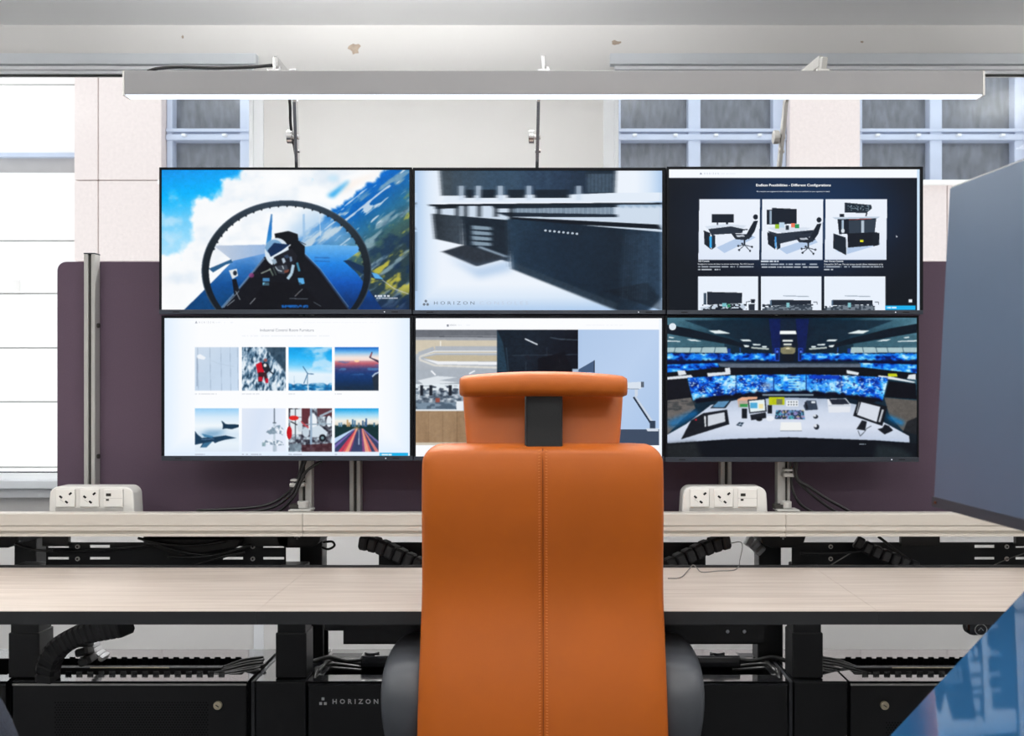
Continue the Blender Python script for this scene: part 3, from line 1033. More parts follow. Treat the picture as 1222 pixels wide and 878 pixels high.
for X0, X1, m in ((-.604, -.56, 'chrome'), (-.0095, .006, 'chrome'), (.59, .592, 'aluminium')):
    A = Vector((X0, 2.40, 1.66))
    B = Vector((X0 + (X1 - X0) * .3, 2.32, 1.845))
    C = Vector((X0 + (X1 - X0) * .5, 2.285, 1.872))
    D = Vector((X1, 2.035, zt + .028))
    ar = MB().bar(A, B, .022, .008).bar(B, C, .02, .007).bar(C, D, .022, .008).build('arm', m, r, bevel=.0008)
    kp = at(0, 165, 2.365)
    kz = kp.z
    ay = A.y + (B.y - A.y) * (kz - A.z) / (B.z - A.z)
    ax = A.x + (B.x - A.x) * (kz - A.z) / (B.z - A.z)
    kn = MB().cyl((ax - .022, ay, kz), (ax - .009, ay, kz), .0165, 20).build('knob', m, ar, bevel=.0015)
    MB().cyl((ax - .010, ay, kz), (ax + .007, ay, kz), .006, 12).build('knob_stem', m, ar)
    MB().cyl((ax - .006, ay + .007, kz - .033), (ax + .007, ay + .007, kz - .033), .004, 10).build('screw', m, ar)
    MB().box(X1 - .012, X1 + .014, YL + .006, YL + .031, zt + .0005, zt + .006).build('bar_bracket', m, ar, bevel=.001)
    MB().box(X1 - .003, X1 + .003, YL + .018, YL + .05, zt + .005, zt + .034).build('bracket_lug', m, ar, bevel=.001)
    if m == 'aluminium':
        MB().obox((X1 + .004, 2.035, zt + .022), (.012, .03, .028), (.35, 0, 0)).build('hinge_block', m, ar, bevel=.002)
    else:
        MB().cyl((X1 + .008, YL + .028, zt + .003), (X1 + .008, YL + .028, zt + .016), .004, 10).build('bolt', m, ar)
    if X0 < -.5:
        MB().box(X1 + .012, X1 + .038, YL + .02, YL + .035, zt + .002, zt + .006).build('side_lug', m, ar, bevel=.001)
        MB().cyl((X1 + .03, YL + .028, zt + .006), (X1 + .044, YL + .028, zt + .008), .005, 10).build('side_bolt', m, ar)
c = spline([at(176, 85, 2.035), at(190, 81.5, 2.04), at(215, 80, 2.05), at(260, 81, 2.05), at(300, 80, 2.05), at(327, 78, 2.055), at(337, 82, 2.15), at(343, 100, 2.28), at(346, 125, 2.33), at(347, 150, 2.35), at(352, 180, 2.37), at(356, 205, 2.39)], 8)
MB().tube(c, .0036, 8).build('power_cable', 'cable_black', r, smooth=True)

# ================================================================== the chairs
def chair_back(parent, name, m, xc, yr, hw_t, hw_b, top, bot, thick, rad, prof, seam=True, dense=True):
    """padded slab: superellipse rings stacked from bot to top; yr(z) is the rear face"""
    us = sorted(set([round(v, 4) for v in (list(np.linspace(-1, 1, 29)) + [-.97, .97, -.985, .985, -.995, .995]
                     + ([-.06, -.03, -.018, -.009, .009, .018, .03, .06] if seam else []))]))
    n = 7.0
    zs = list(np.linspace(bot, top - rad, 34)) + [top - rad + rad * math.sin(a) for a in np.linspace(.1, math.pi / 2 - .05, 12)]
    zs = [bot - .0] + zs[1:]
    rings = []
    for z in zs:
        t = (z - bot) / (top - bot)
        hw = hw_b + (hw_t - hw_b) * t
        if z > top - rad:
            q = (z - (top - rad)) / rad
            hw = hw - rad + rad * math.sqrt(max(0, 1 - q * q))
        te = thick / 2
        dz = top - z
        if dz < .016:
            q = 1 - dz / .016
            te *= math.sqrt(max(.02, 1 - q * q)) * .85 + .15
        yc = yr(z) + thick / 2
        ring = []
        crown = lambda u: .003 * (1 - u * u) * (1 if z > top - .03 else 0)
        for u in us:
            s = (1 - abs(u) ** n) ** (1 / n)
            g = .0026 * min(1, dz / .03) * math.exp(-(u * hw / .0028) ** 2) if seam else 0
            ring.append((xc + u * hw, yc - te * s - .010 * (1 - u * u) + g, z + crown(u)))
        for u in us[::-1][1:-1]:
            s = (1 - abs(u) ** n) ** (1 / n)
            ring.append((xc + u * hw, yc + te * s, z + crown(u)))
        rings.append(ring)
    o = MB().loft(rings).build(name, m, parent)
    return smooth_angle(o, 60)


def sring(c, ax, ay, rx, ry, n=20, p=2.6):
    out = []
    for k in range(n):
        t = 2 * math.pi * k / n
        cx_, sx_ = math.cos(t), math.sin(t)
        out.append(Vector(c) + Vector(ax) * (rx * math.copysign(abs(cx_) ** (2 / p), cx_)) + Vector(ay) * (ry * math.copysign(abs(sx_) ** (2 / p), sx_)))
    return out


def chair_base(r, xc, yc, m_seat, seat_z=.50):
    s_ = []
    for z, k in ((seat_z - .045, .9), (seat_z - .03, 1.0), (seat_z + .01, 1.0), (seat_z + .032, .93), (seat_z + .04, .75)):
        s_.append(sring((xc, yc + .02, z), (1, 0, 0), (0, 1, 0), .245 * k, .235 * k, 40, 5))
    smooth_angle(MB().loft(s_).build('seat', m_seat, r), 60)
    MB().box(xc - .1, xc + .1, yc - .12, yc + .12, seat_z - .11, seat_z - .046).build('tilt_mechanism', 'black_matt', r, bevel=.01)
    MB().cyl((xc, yc, .10), (xc, yc, seat_z - .11), .028, 20, .022).build('gas_column', 'black_gloss', r)
    for k in range(5):
        a = 2 * math.pi * k / 5 + .3
        d = Vector((math.cos(a), math.sin(a), 0))
        e = Vector((xc, yc, .085)) + d * .30
        lg = MB().loft([sring(Vector((xc, yc, .105)) + d * .015, d.cross(Vector((0, 0, 1))), (0, 0, 1), .03, .022, 10), sring(e, d.cross(Vector((0, 0, 1))), (0, 0, 1), .018, .012, 10)]).build('base_leg', 'black_matt', r)
        sd = d.cross(Vector((0, 0, 1)))
        MB().cyl(Vector((e.x, e.y, .0285)) - sd * .022, Vector((e.x, e.y, .0285)) + sd * .022, .028, 20).build('caster', 'black_gloss', lg)
        MB().cyl((e.x, e.y, .05), (e.x, e.y, .08), .008, 8).build('caster_stem', 'black_matt', lg)


CX, CY = .004, 2.02
ch = thing('office_chair', 'orange leather high-back office chair seen from behind', 'chair', (CX, CY, 0))


def rear(z):
    # S-shaped back: lumbar goes forward (away from the camera), shoulders come back
    t = (1.055 - z) / .55
    return 1.722 + .036 * math.exp(-((t - .50) / .26) ** 2) + .012 * max(0, (.12 - t) / .12) ** 2


bk = chair_back(ch, 'backrest', 'leather', CX, rear, .2185, .2290, 1.055, .47, .085, .034, None)
sm = MB()
st = MB()
for k in range(110):
    z = 1.046 - k * .0052
    for s in (-1, 1):
        x = CX + s * .0062 + (.003 * (1.055 - z))
        yy = rear(z) + .0425 - .0425 - .0104 + .0 
        st.obox((x, yy - .0001, z), (.0042, .0012, .0011), (0, s * .15, 0))
path = [(CX + .003 * (1.055 - z), rear(z) - .0078, z) for z in np.linspace(1.05, .475, 60)]
sm.tube(path, .0012, 6).build('seam', 'seam_thread', bk)
st.build('stitching', 'stitch', bk)
# headrest: folded cushion with an overhanging roll
YH = 1.700
hx = wx(648.5, YH)
hw = 101.5 / F * YH
rings = []
for u in np.linspace(-1, 1, 41):
    e = (1 - abs(u) ** 26) ** .35 if abs(u) < 1 else 0
    e = max(e, .30)
    crown = .0085 * (1 - abs(u) ** 2.2)
    ztop, zbot = 1.1795 + crown, 1.143 - .002 * u * u
    zc_, hz = (ztop + zbot) / 2, (ztop - zbot) / 2
    wr = .0022 * math.sin(u * 9) * math.exp(-((abs(u) - .93) / .08) ** 2)
    rings.append(sring((hx + u * hw, YH + .047 - .008 * (1 - u * u) + wr, zc_), (0, 1, 0), (0, 0, 1), .040 * (.55 + .45 * e), hz * (.72 + .28 * e), 24, 3.2))
hd = smooth_angle(MB().loft(rings).build('headrest_roll', 'leather', ch), 60)
rings = []
for z in list(np.linspace(.985, 1.16, 22)):
    t = (z - 1.03) / (1.16 - 1.03)
    h = .1365 + .0155 * min(1, max(0, t) ** .7)
    if z < 1.02:
        h -= (1.02 - z) * .5
    rg = []
    for q in range(48):
        a = 2 * math.pi * q / 48
        ca, sa = math.cos(a), math.sin(a)
        rg.append((hx - .0005 + h * math.copysign(abs(ca) ** .38, ca), 1.785 + .045 * max(0, t) + .030 * math.copysign(abs(sa) ** .38, sa) - .004 * (1 - abs(ca)), z))
    rings.append(rg)
smooth_angle(MB().loft(rings).build('headrest_pad', 'leather', ch), 60)
bx = wx(649.5, 1.735)
MB().box(bx - .033, bx + .033, 1.733, 1.76, 1.0, 1.15).build('headrest_bracket', 'bracket_black', ch, bevel=.004)
MB().box(bx - .035, bx - .0325, 1.738, 1.76, 1.0, 1.148).build('bracket_edge', 'black_gloss', ch)
# arm pads: loop seen end on
for s, lab in ((-1, None), (1, None)):
    xo = CX + s * .2545
    P_ = [(2.06, .585, .030), (2.02, .622, .036), (1.94, .637, .040), (1.86, .636, .043), (1.805, .622, .0445), (1.782, .597, .0445),
          (1.777, .562, .043), (1.782, .53, .039), (1.80, .485, .033), (1.84, .45, .028), (1.92, .44, .026)]
    pth = spline([(0, a, b) for a, b, c_ in P_], 5)
    wid = spline([(c_, 0, 0) for a, b, c_ in P_], 5)
    rings = []
    for i, p in enumerate(pth):
        d = (pth[min(i + 1, len(pth) - 1)] - pth[max(i - 1, 0)]).normalized()
        nrm = Vector((1, 0, 0)).cross(d).normalized()
        w_ = wid[i].x
        rings.append(sring((xo + s * (.0445 - w_) * .15, p.y, p.z), (1, 0, 0), nrm, w_, .021, 24, 2.4))
    a = MB().loft(rings).build('armrest', 'arm_black', ch, smooth=True)
    MB().box(min(xo, CX + s * .1), max(xo, CX + s * .1), 1.88, 1.96, .415, .435).build('arm_support', 'black_matt', ch, bevel=.004)
chair_base(ch, CX, 2.02, 'leather')

# dark chair cut by the left picture edge
c2 = thing('office_chair', 'dark navy fabric chair cut off by the left picture edge', 'chair', (-.765, 1.2, 0))
chair_back(c2, 'backrest', 'navy_fabric', -.765, lambda z: .985 + .03 * (1 - z), .17, .255, .925, .52, .07, .16, None, seam=False)
chair_base(c2, -.765, 1.27, 'navy_fabric')
MB().box(-.795, -.735, 1.04, 1.07, .40, .62).build('back_support', 'black_matt', c2, bevel=.004)
MB().box(-.795, -.735, 1.04, 1.20, .40, .43).build('back_bracket', 'black_matt', c2, bevel=.004)

# ================================================================== side console with two dark screens (right edge)
sc_ = thing('side_console', 'side desk at the right edge, outside the picture, carrying two dark screens', 'desk', (1.0, .7, 0))
MB().box(.66, 1.4, -.1, 1.25, .70, .725).build('desk_top', 'oak_laminate', sc_, bevel=.002)
for x in (.70, 1.36):
    for y in (-.06, 1.21):
        MB().box(x - .02, x + .02, y - .02, y + .02, 0, .70).build('leg', 'black_steel', sc_, bevel=.002)


def off_monitor(name, label, far_lo, far_hi, along, length, m_screen, bez, foot, post_t=.35):
    """screen given by its far edge (low and high corner) and the direction of its long side"""
    lo, hi, al = Vector(far_lo), Vector(far_hi), Vector(along).normalized()
    up = (hi - lo)
    h = up.length
    up.normalize()
    al = (al - up * al.dot(up)).normalized()
    nrm = al.cross(up).normalized()
    if nrm.x > 0:
        nrm = -nrm
    r = thing(name, label, 'monitor', tuple(foot))

    def slab(a0, a1, u0, u1, n0, n1):
        P8 = [lo + al * a + up * u + nrm * q for q in (n0, n1) for a, u in ((a0, u0), (a1, u0), (a1, u1), (a0, u1))]
        return MB().add(P8, [(0, 1, 2, 3), (4, 5, 6, 7), (0, 1, 5, 4), (1, 2, 6, 5), (2, 3, 7, 6), (3, 0, 4, 7)])
    slab(0, length, 0, h, -.022, -.001).build('case', 'case_grey', r, bevel=.003)
    slab(bez, length - bez, bez * (3.2 if bez > .001 else 1), h - bez, -.001, .0006).build('screen', m_screen, r)
    if bez > .001:
        slab(0, length, 0, bez * 3.2, -.001, .0012).build('bottom_bezel', 'chin', r)
        slab(.006, .011, .004, .007, .0012, .0018).build('button', 'black_gloss', r)
    mid = lo + al * (length * .5) + up * (h * post_t) - nrm * .022
    MB().box(foot[0] - .10, foot[0] + .10, foot[1] - .12, foot[1] + .12, foot[2], foot[2] + .01).build('stand_foot', 'case_grey', r, bevel=.003)
    zt_ = mid.z - .0
    MB().box(foot[0] - .02, foot[0] + .02, foot[1] - .03, foot[1] + .03, foot[2] + .01, zt_ + .02).build('stand_column', 'case_grey', r, bevel=.003)
    a_ = MB()
    a_.bar(mid + nrm * .012, Vector((foot[0], foot[1], zt_)), .05, .03, up=(0, 0, 1))
    a_.build('stand_arm', 'case_grey', r, bevel=.002)
    return r


off_monitor('monitor', 'large switched-off screen standing at the right edge, seen at an angle',
            (.4395, 1.08, 1.03), (.458, 1.08, 1.389), (.086, -1, .02), .613, 'off_screen', .0035, (.86, .80, .7251))
e0, e1 = Vector((.363, 1.0, .802)), Vector((.50, 1.0, .95))
dd = (e1 - e0).normalized()
off_monitor('touch_screen', 'tilted glossy blue screen in the lower right corner',
            tuple(e0 - dd * .09), tuple(e0 + dd * .25), (.06, -1, 0), .60, 'blue_glass', .0006, (.80, .45, .7251), .75)

# ================================================================== the six lit screens
NX, NY = 400, 225


def vnoise(x, y, seed):
    xi, yi = np.floor(x), np.floor(y)
    fx, fy = x - xi, y - yi
    fx, fy = fx * fx * (3 - 2 * fx), fy * fy * (3 - 2 * fy)

    def h(a, b):
        v = np.sin(a * 127.1 + b * 311.7 + seed * 74.7) * 43758.5453
        return v - np.floor(v)
    return (h(xi, yi) * (1 - fx) + h(xi + 1, yi) * fx) * (1 - fy) + (h(xi, yi + 1) * (1 - fx) + h(xi + 1, yi + 1) * fx) * fy


def fbm(x, y, seed, octv=4):
    s, a, t = 0, .5, 0
    for i in range(octv):
        s = s + a * vnoise(x * 2 ** i, y * 2 ** i, seed + i)
        t += a
        a *= .5
    return s / t


def sstep(a, b, x):
    t = np.clip((x - a) / (b - a), 0, 1)
    return t * t * (3 - 2 * t)


class Paint:
    """flat picture shown on a screen; coordinates are those of an enlarged crop"""

    def __init__(s, disp, omap, base=(255, 255, 255)):
        s.disp = disp
        s.W, s.H = NX * 2, NY * 2
        x0, y0, x1, y1 = disp
        ox, oy, k = omap
        s.omap = omap
        s.xs = ((x0 + (np.arange(s.W) + .5) / s.W * (x1 - x0)) - ox) * k
        s.ys = ((y0 + (np.arange(s.H) + .5) / s.H * (y1 - y0)) - oy) * k
        s.X, s.Y = np.meshgrid(s.xs, s.ys)
        s.c = np.empty((s.H, s.W, 3))
        s.c[:] = base
        s.texts = []

    def pm(s, pts):
        pts = np.array(pts, float)
        m = np.zeros((s.H, s.W))
        i0, i1 = np.searchsorted(s.xs, [pts[:, 0].min(), pts[:, 0].max()])
        j0, j1 = np.searchsorted(s.ys, [pts[:, 1].min(), pts[:, 1].max()])
        if i1 <= i0 or j1 <= j0:
            return m
        X, Y = s.X[j0:j1, i0:i1], s.Y[j0:j1, i0:i1]
        ins = np.zeros(X.shape, bool)
        n = len(pts)
        for k in range(n):
            xa, ya = pts[k]
            xb, yb = pts[(k + 1) % n]
            if ya == yb:
                continue
            cond = ((ya > Y) != (yb > Y)) & (X < (xb - xa) * (Y - ya) / (yb - ya) + xa)
            ins ^= cond
        m[j0:j1, i0:i1] = ins
        return m

    def rm(s, a, b, c, d):
        return ((s.X >= a) & (s.X < c) & (s.Y >= b) & (s.Y < d)).astype(float)

    def em(s, cx, cy, rx, ry, rot=0):
        dx, dy = s.X - cx, s.Y - cy
        if rot:
            dx, dy = dx * math.cos(rot) + dy * math.sin(rot), -dx * math.sin(rot) + dy * math.cos(rot)
        return (((dx / rx) ** 2 + (dy / ry) ** 2) < 1).astype(float)

    def fill(s, m, col, a=1.0):
        col = np.array(col, float)
        s.c = s.c * (1 - (m * a)[..., None]) + (col if col.ndim == 3 else col[None, None]) * (m * a)[..., None]

    def poly(s, pts, col, a=1.0):
        s.fill(s.pm(pts), col, a)

    def rect(s, a, b, c, d, col, al=1.0):
        s.fill(s.rm(a, b, c, d), col, al)

    def ell(s, cx, cy, rx, ry, col, al=1.0, rot=0):
        s.fill(s.em(cx, cy, rx, ry, rot), col, al)

    def line(s, pts, w, col, al=1.0):
        for (xa, ya), (xb, yb) in zip(pts[:-1], pts[1:]):
            L = math.hypot(xb - xa, yb - ya) or 1
            nx_, ny_ = -(yb - ya) / L * w / 2, (xb - xa) / L * w / 2
            s.poly([(xa + nx_, ya + ny_), (xb + nx_, yb + ny_), (xb - nx_, yb - ny_), (xa - nx_, ya - ny_)], col, al)

    def lerp(s, t, *cols):
        t = np.clip(t, 0, 1) * (len(cols) - 1)
        out = np.zeros(t.shape + (3,))
        for i in range(len(cols)):
            w_ = np.clip(1 - np.abs(t - i), 0, 1)
            out += w_[..., None] * np.array(cols[i], float)
        return out

    def blur(s, m, r):
        """box blur twice, radius in pixels of the canvas, of mask or picture"""
        r = int(max(1, r))
        for ax in (0, 1, 0, 1):
            pad = [(0, 0)] * m.ndim
            pad[ax] = (r + 1, r)
            q = np.cumsum(np.pad(m, pad, mode='edge'), axis=ax)
            sl1 = [slice(None)] * m.ndim
            sl2 = [slice(None)] * m.ndim
            sl1[ax] = slice(2 * r + 1, None)
            sl2[ax] = slice(0, -(2 * r + 1))
            m = (q[tuple(sl1)] - q[tuple(sl2)]) / (2 * r + 1)
        return m

    def dashes(s, x0, x1, y, h, col, al, seed):
        """unreadably small type: a broken line of specks"""
        v = vnoise(s.X / 5.0, s.Y * 0 + seed, seed)
        m = s.rm(x0, y, x1, y + h) * (v > .25)
        s.fill(m, col, al)

    def grain(s, m, amt, blur=1):
        """photographic softness and fine mottling inside a picture"""
        g = (fbm(s.X / 13, s.Y / 11, 71, 4) - .5) * 2 + (vnoise(s.X / 3.2, s.Y / 3.2, 73) - .5) * .8
        lum = np.clip(s.c.mean(axis=2) / 255.0, 0, 1)
        q = s.blur(s.c, blur) * (1 + amt * g * np.clip(1.15 - 1.25 * lum, 0, 1))[..., None]
        s.c = np.where((m > 0)[..., None], q, s.c)

    def text(s, body, x0, x1, ybase, col, h=None, bold=0., sp=1.):
        s.texts.append((body, x0, x1, ybase, col, h, bold, sp))

    def colors(s):
        c = np.clip(s.c, 0, 255)
        c = c.reshape(NY, 2, NX, 2, 3).mean(axis=(1, 3)) / 255.0
        l_ = np.where(c <= .04045, c / 12.92, ((c + .055) / 1.055) ** 2.4)
        return np.concatenate([l_, np.ones((NY, NX, 1))], axis=2)


# ---- upper left: pilot in a jet
def paint_jet():
    p = Paint((192.5, 202.5, 488.4, 369.3), (180, 190, 3.82))
    X, Y = p.X, p.Y
    p.c = p.lerp((Y - 50) / 350 + (X - 50) / 2500, (20, 150, 238), (0, 178, 252), (110, 205, 250), (160, 222, 252))
    wisps = fbm(X / 90, Y / 70, 3)
    p.fill(sstep(.55, .85, wisps) * (Y > 120), (225, 240, 252), .55)
    cl = p.pm([(410, 40), (395, 100), (330, 90), (320, 150), (345, 180), (265, 190), (225, 165), (170, 200), (175, 260), (190, 300), (180, 390), (110, 420), (40, 440), (40, 700), (1200, 700), (1200, 40)])
    cl = p.blur(cl, 22)
    n = fbm(X / 46, Y / 46, 9, 6)
    cm = sstep(.28, .72, cl + (n - .5) * .95)
    cloud = p.lerp(fbm(X / 120, Y / 90, 21, 4), (214, 228, 242), (248, 250, 252), (255, 255, 255))
    p.fill(cm, cloud)
    p.fill(p.blur(p.pm([(800, 165), (900, 95), (905, 110), (830, 175)]), 6), (40, 165, 235), .95)
    p.fill(p.blur(p.em(830, 85, 25, 14), 6), (190, 230, 250), .6)
    # land under the diagonal horizon, streaked along it
    d = (X - 1060) * .62 + (Y - 48) * .79           # distance below the horizon line
    land = sstep(-6, 14, d + (fbm((X - Y) / 40, (X + Y) / 160, 5) - .5) * 40) * (X > 560)
    al, ac = (X * .79 - Y * .62) / 110, (X * .62 + Y * .79) / 26
    n1, n2 = fbm(al, ac, 31, 5), fbm(al * 1.4 + 9, ac * .7, 47, 4)
    base = p.lerp(d / 330, (0, 105, 205), (10, 100, 180), (40, 110, 150), (60, 95, 95), (40, 62, 70))
    p.fill(land, base)
    p.fill(land * sstep(.55, .72, n1) * sstep(0, 60, d), (150, 178, 190), .75)
    p.fill(land * sstep(.60, .74, n2) * sstep(120, 210, d), (205, 195, 70), .85)
    p.fill(land * sstep(.50, .66, 1 - n2) * sstep(150, 260, d), (20, 48, 84), .7)
    p.fill(land * sstep(.66, .72, fbm(al * 1.2 + 3, ac * 2, 77, 3)) * (d < 190), (235, 240, 245), .8)
    p.fill(p.blur(p.pm([(900, 100), (1062, 48), (940, 118), (850, 170)]), 8), (250, 240, 232), .8)
    p.fill(sstep(560, 690, Y) * (X > 960), (14, 36, 76), .75)
    # haze between tail and land
    p.fill(p.blur(p.pm([(600, 330), (760, 225), (900, 330), (960, 400), (700, 400)]), 24), (160, 200, 235), .6)
    p.fill(land * sstep(.52, .7, n1) * p.rm(640, 240, 960, 400), (225, 232, 235), .6)
    # wings
    p.poly([(285, 393), (520, 388), (520, 440), (372, 462)], p.lerp((X - 285) / 240, (196, 206, 222), (150, 182, 222)))
    p.poly([(372, 462), (520, 428), (520, 470), (330, 690), (145, 690), (262, 575)], p.lerp((Y - 420) / 230 + fbm(X / 70, Y / 70, 4) * .25 - .1, (130, 175, 228), (50, 118, 190), (14, 78, 148), (10, 66, 120)))
    p.poly([(262, 498), (365, 455), (372, 470), (340, 480), (282, 515)], (40, 92, 136))
    p.poly([(690, 400), (760, 388), (950, 394), (955, 415), (880, 465), (940, 520), (1060, 690), (880, 690), (700, 440)], p.lerp((Y - 390) / 260, (110, 180, 235), (30, 130, 225), (14, 84, 180), (8, 50, 110)))
    p.poly([(875, 462), (900, 458), (975, 490), (1060, 545), (1040, 552), (960, 520)], (20, 48, 82))
    p.poly([(1005, 515), (1030, 520), (1060, 547), (1020, 542)], (90, 170, 230))
    p.line([(1055, 550), (1110, 590), (1175, 614)], 3.5, (205, 210, 216), .8)
    for y0 in (447, 463):
        p.line([(745, y0), (815, y0 + 2)], 5, (30, 80, 150), .5)
    # fins
    p.poly([(546, 248), (553, 250), (548, 370), (522, 395), (532, 330)], p.lerp((Y - 248) / 140, (90, 140, 190), (30, 120, 200), (60, 150, 215)))
    p.poly([(690, 250), (700, 248), (704, 380), (692, 375)], (150, 190, 228), .75)
    p.line([(768, 255), (772, 350)], 4, (215, 228, 240), .7)
    # cockpit
    p.poly([(515, 445), (560, 430), (700, 430), (760, 490), (905, 690), (310, 690), (400, 590)], (17, 19, 26))
    p.line([(318, 680), (400, 588), (516, 450)], 9, (120, 150, 185), .7)
    p.line([(326, 684), (408, 590), (512, 470)], 7, (14, 20, 34))
    p.ell(457, 528, 12, 11, (150, 60, 120), .7)
    p.line([(690, 425), (765, 500), (905, 688)], 7, (38, 56, 84))
    p.line([(697, 425), (772, 500), (900, 672)], 2.5, (140, 170, 200), .8)
    p.poly([(562, 338), (625, 326), (668, 340), (672, 372), (700, 395), (700, 470), (640, 470), (566, 360)], (14, 18, 24))
    p.line([(660, 365), (705, 388)], 3, (30, 34, 44))
    # pilot
    p.ell(573, 422, 55, 64, (214, 228, 240))
    p.ell(560, 400, 40, 34, (120, 165, 205))
    p.poly([(530, 415), (560, 380), (632, 388), (600, 412), (546, 446)], (16, 44, 84))
    p.line([(540, 450), (604, 414), (636, 388)], 5, (240, 246, 252))
    p.poly([(560, 445), (640, 405), (668, 440), (640, 500), (590, 520), (552, 490)], (26, 28, 36))
    p.poly([(594, 452), (606, 448), (614, 466), (602, 476)], (176, 192, 208))
    p.poly([(604, 440), (622, 432), (630, 446), (616, 452)], (48, 66, 92))
    p.poly([(630, 444), (640, 442), (644, 462), (634, 468)], (110, 132, 158))
    p.poly([(548, 458), (566, 452), (574, 470), (560, 480)], (150, 172, 190))
    p.poly([(572, 486), (618, 480), (626, 508), (606, 522), (578, 518)], (58, 64, 74))
    p.poly([(606, 506), (630, 500), (626, 514), (608, 518)], (120, 70, 58))
    p.line([(566, 488), (576, 504), (596, 510)], 5, (170, 184, 196))
    p.line([(598, 484), (604, 500)], 4, (196, 208, 218))
    p.line([(540, 496), (556, 530)], 7, (90, 104, 96))
    p.line([(556, 492), (570, 528)], 6, (60, 72, 70))
    p.line([(648, 480), (640, 520), (622, 545)], 14, (176, 204, 222))
    p.line([(665, 470), (676, 510)], 10, (60, 130, 160))
    p.line([(500, 520), (545, 500)], 6, (160, 170, 160), .8)
    p.rect(508, 540, 540, 556, (70, 130, 180))
    p.rect(508, 560, 538, 574, (120, 190, 220))
    p.poly([(668, 540), (695, 540), (700, 566), (676, 572)], (90, 170, 225))
    p.poly([(440, 690), (460, 640), (520, 560), (680, 560), (800, 690)], (12, 13, 18), .55)
    # little camera on its mount
    p.poly([(354, 506), (390, 498), (396, 530), (370, 546)], (222, 228, 232))
    p.ell(382, 518, 9, 11, (30, 40, 54))
    p.poly([(368, 546), (388, 545), (402, 600), (410, 640), (380, 630)], (16, 20, 28))
    for x0, y0, x1, y1, c_ in ((330, 675, 400, 600, (150, 170, 185)), (385, 600, 405, 640, (190, 195, 200)), (450, 660, 475, 632, (200, 205, 210)), (655, 625, 690, 590, (170, 175, 180)), (630, 634, 715, 636, (120, 130, 140)), (345, 668, 380, 640, (180, 190, 200)), (740, 650, 775, 670, (110, 120, 130))):
        p.line([(x0, y0), (x1, y1)], 3, c_, .85)
    p.fill(p.rm(595, 663, 716, 676) * (vnoise(X / 6, Y / 4, 8) > .35), (20, 96, 180))
    # canopy hoop with rivets
    dx, dy = (X - 617) / 388.0, (Y - 508) / 322.0
    di, dj = (X - 617) / 354.0, (Y - 512) / 300.0
    hoop = ((dx * dx + dy * dy) < 1) & ((di * di + dj * dj) > 1)
    p.fill(hoop.astype(float), p.lerp((Y - 180) / 420, (52, 66, 80), (28, 38, 46), (18, 26, 34)))
    rim = ((dx * dx + dy * dy) < 1) & ((dx * dx + dy * dy) > .975)
    p.fill(rim.astype(float), (80, 100, 120), .6)
    for k in range(26):
        a = math.radians(200 + k * 6.4)
        p.ell(617 + 352 * math.cos(a), 510 + 298 * math.sin(a), 4, 5, (24, 34, 44))
    p.grain(p.rm(0, 0, 1300, 800), .10)
    p.dashes(1020, 1090, 619, 8, (230, 236, 245), .9, 3)
    p.dashes(1020, 1125, 630, 5, (215, 222, 235), .8, 5)
    return p


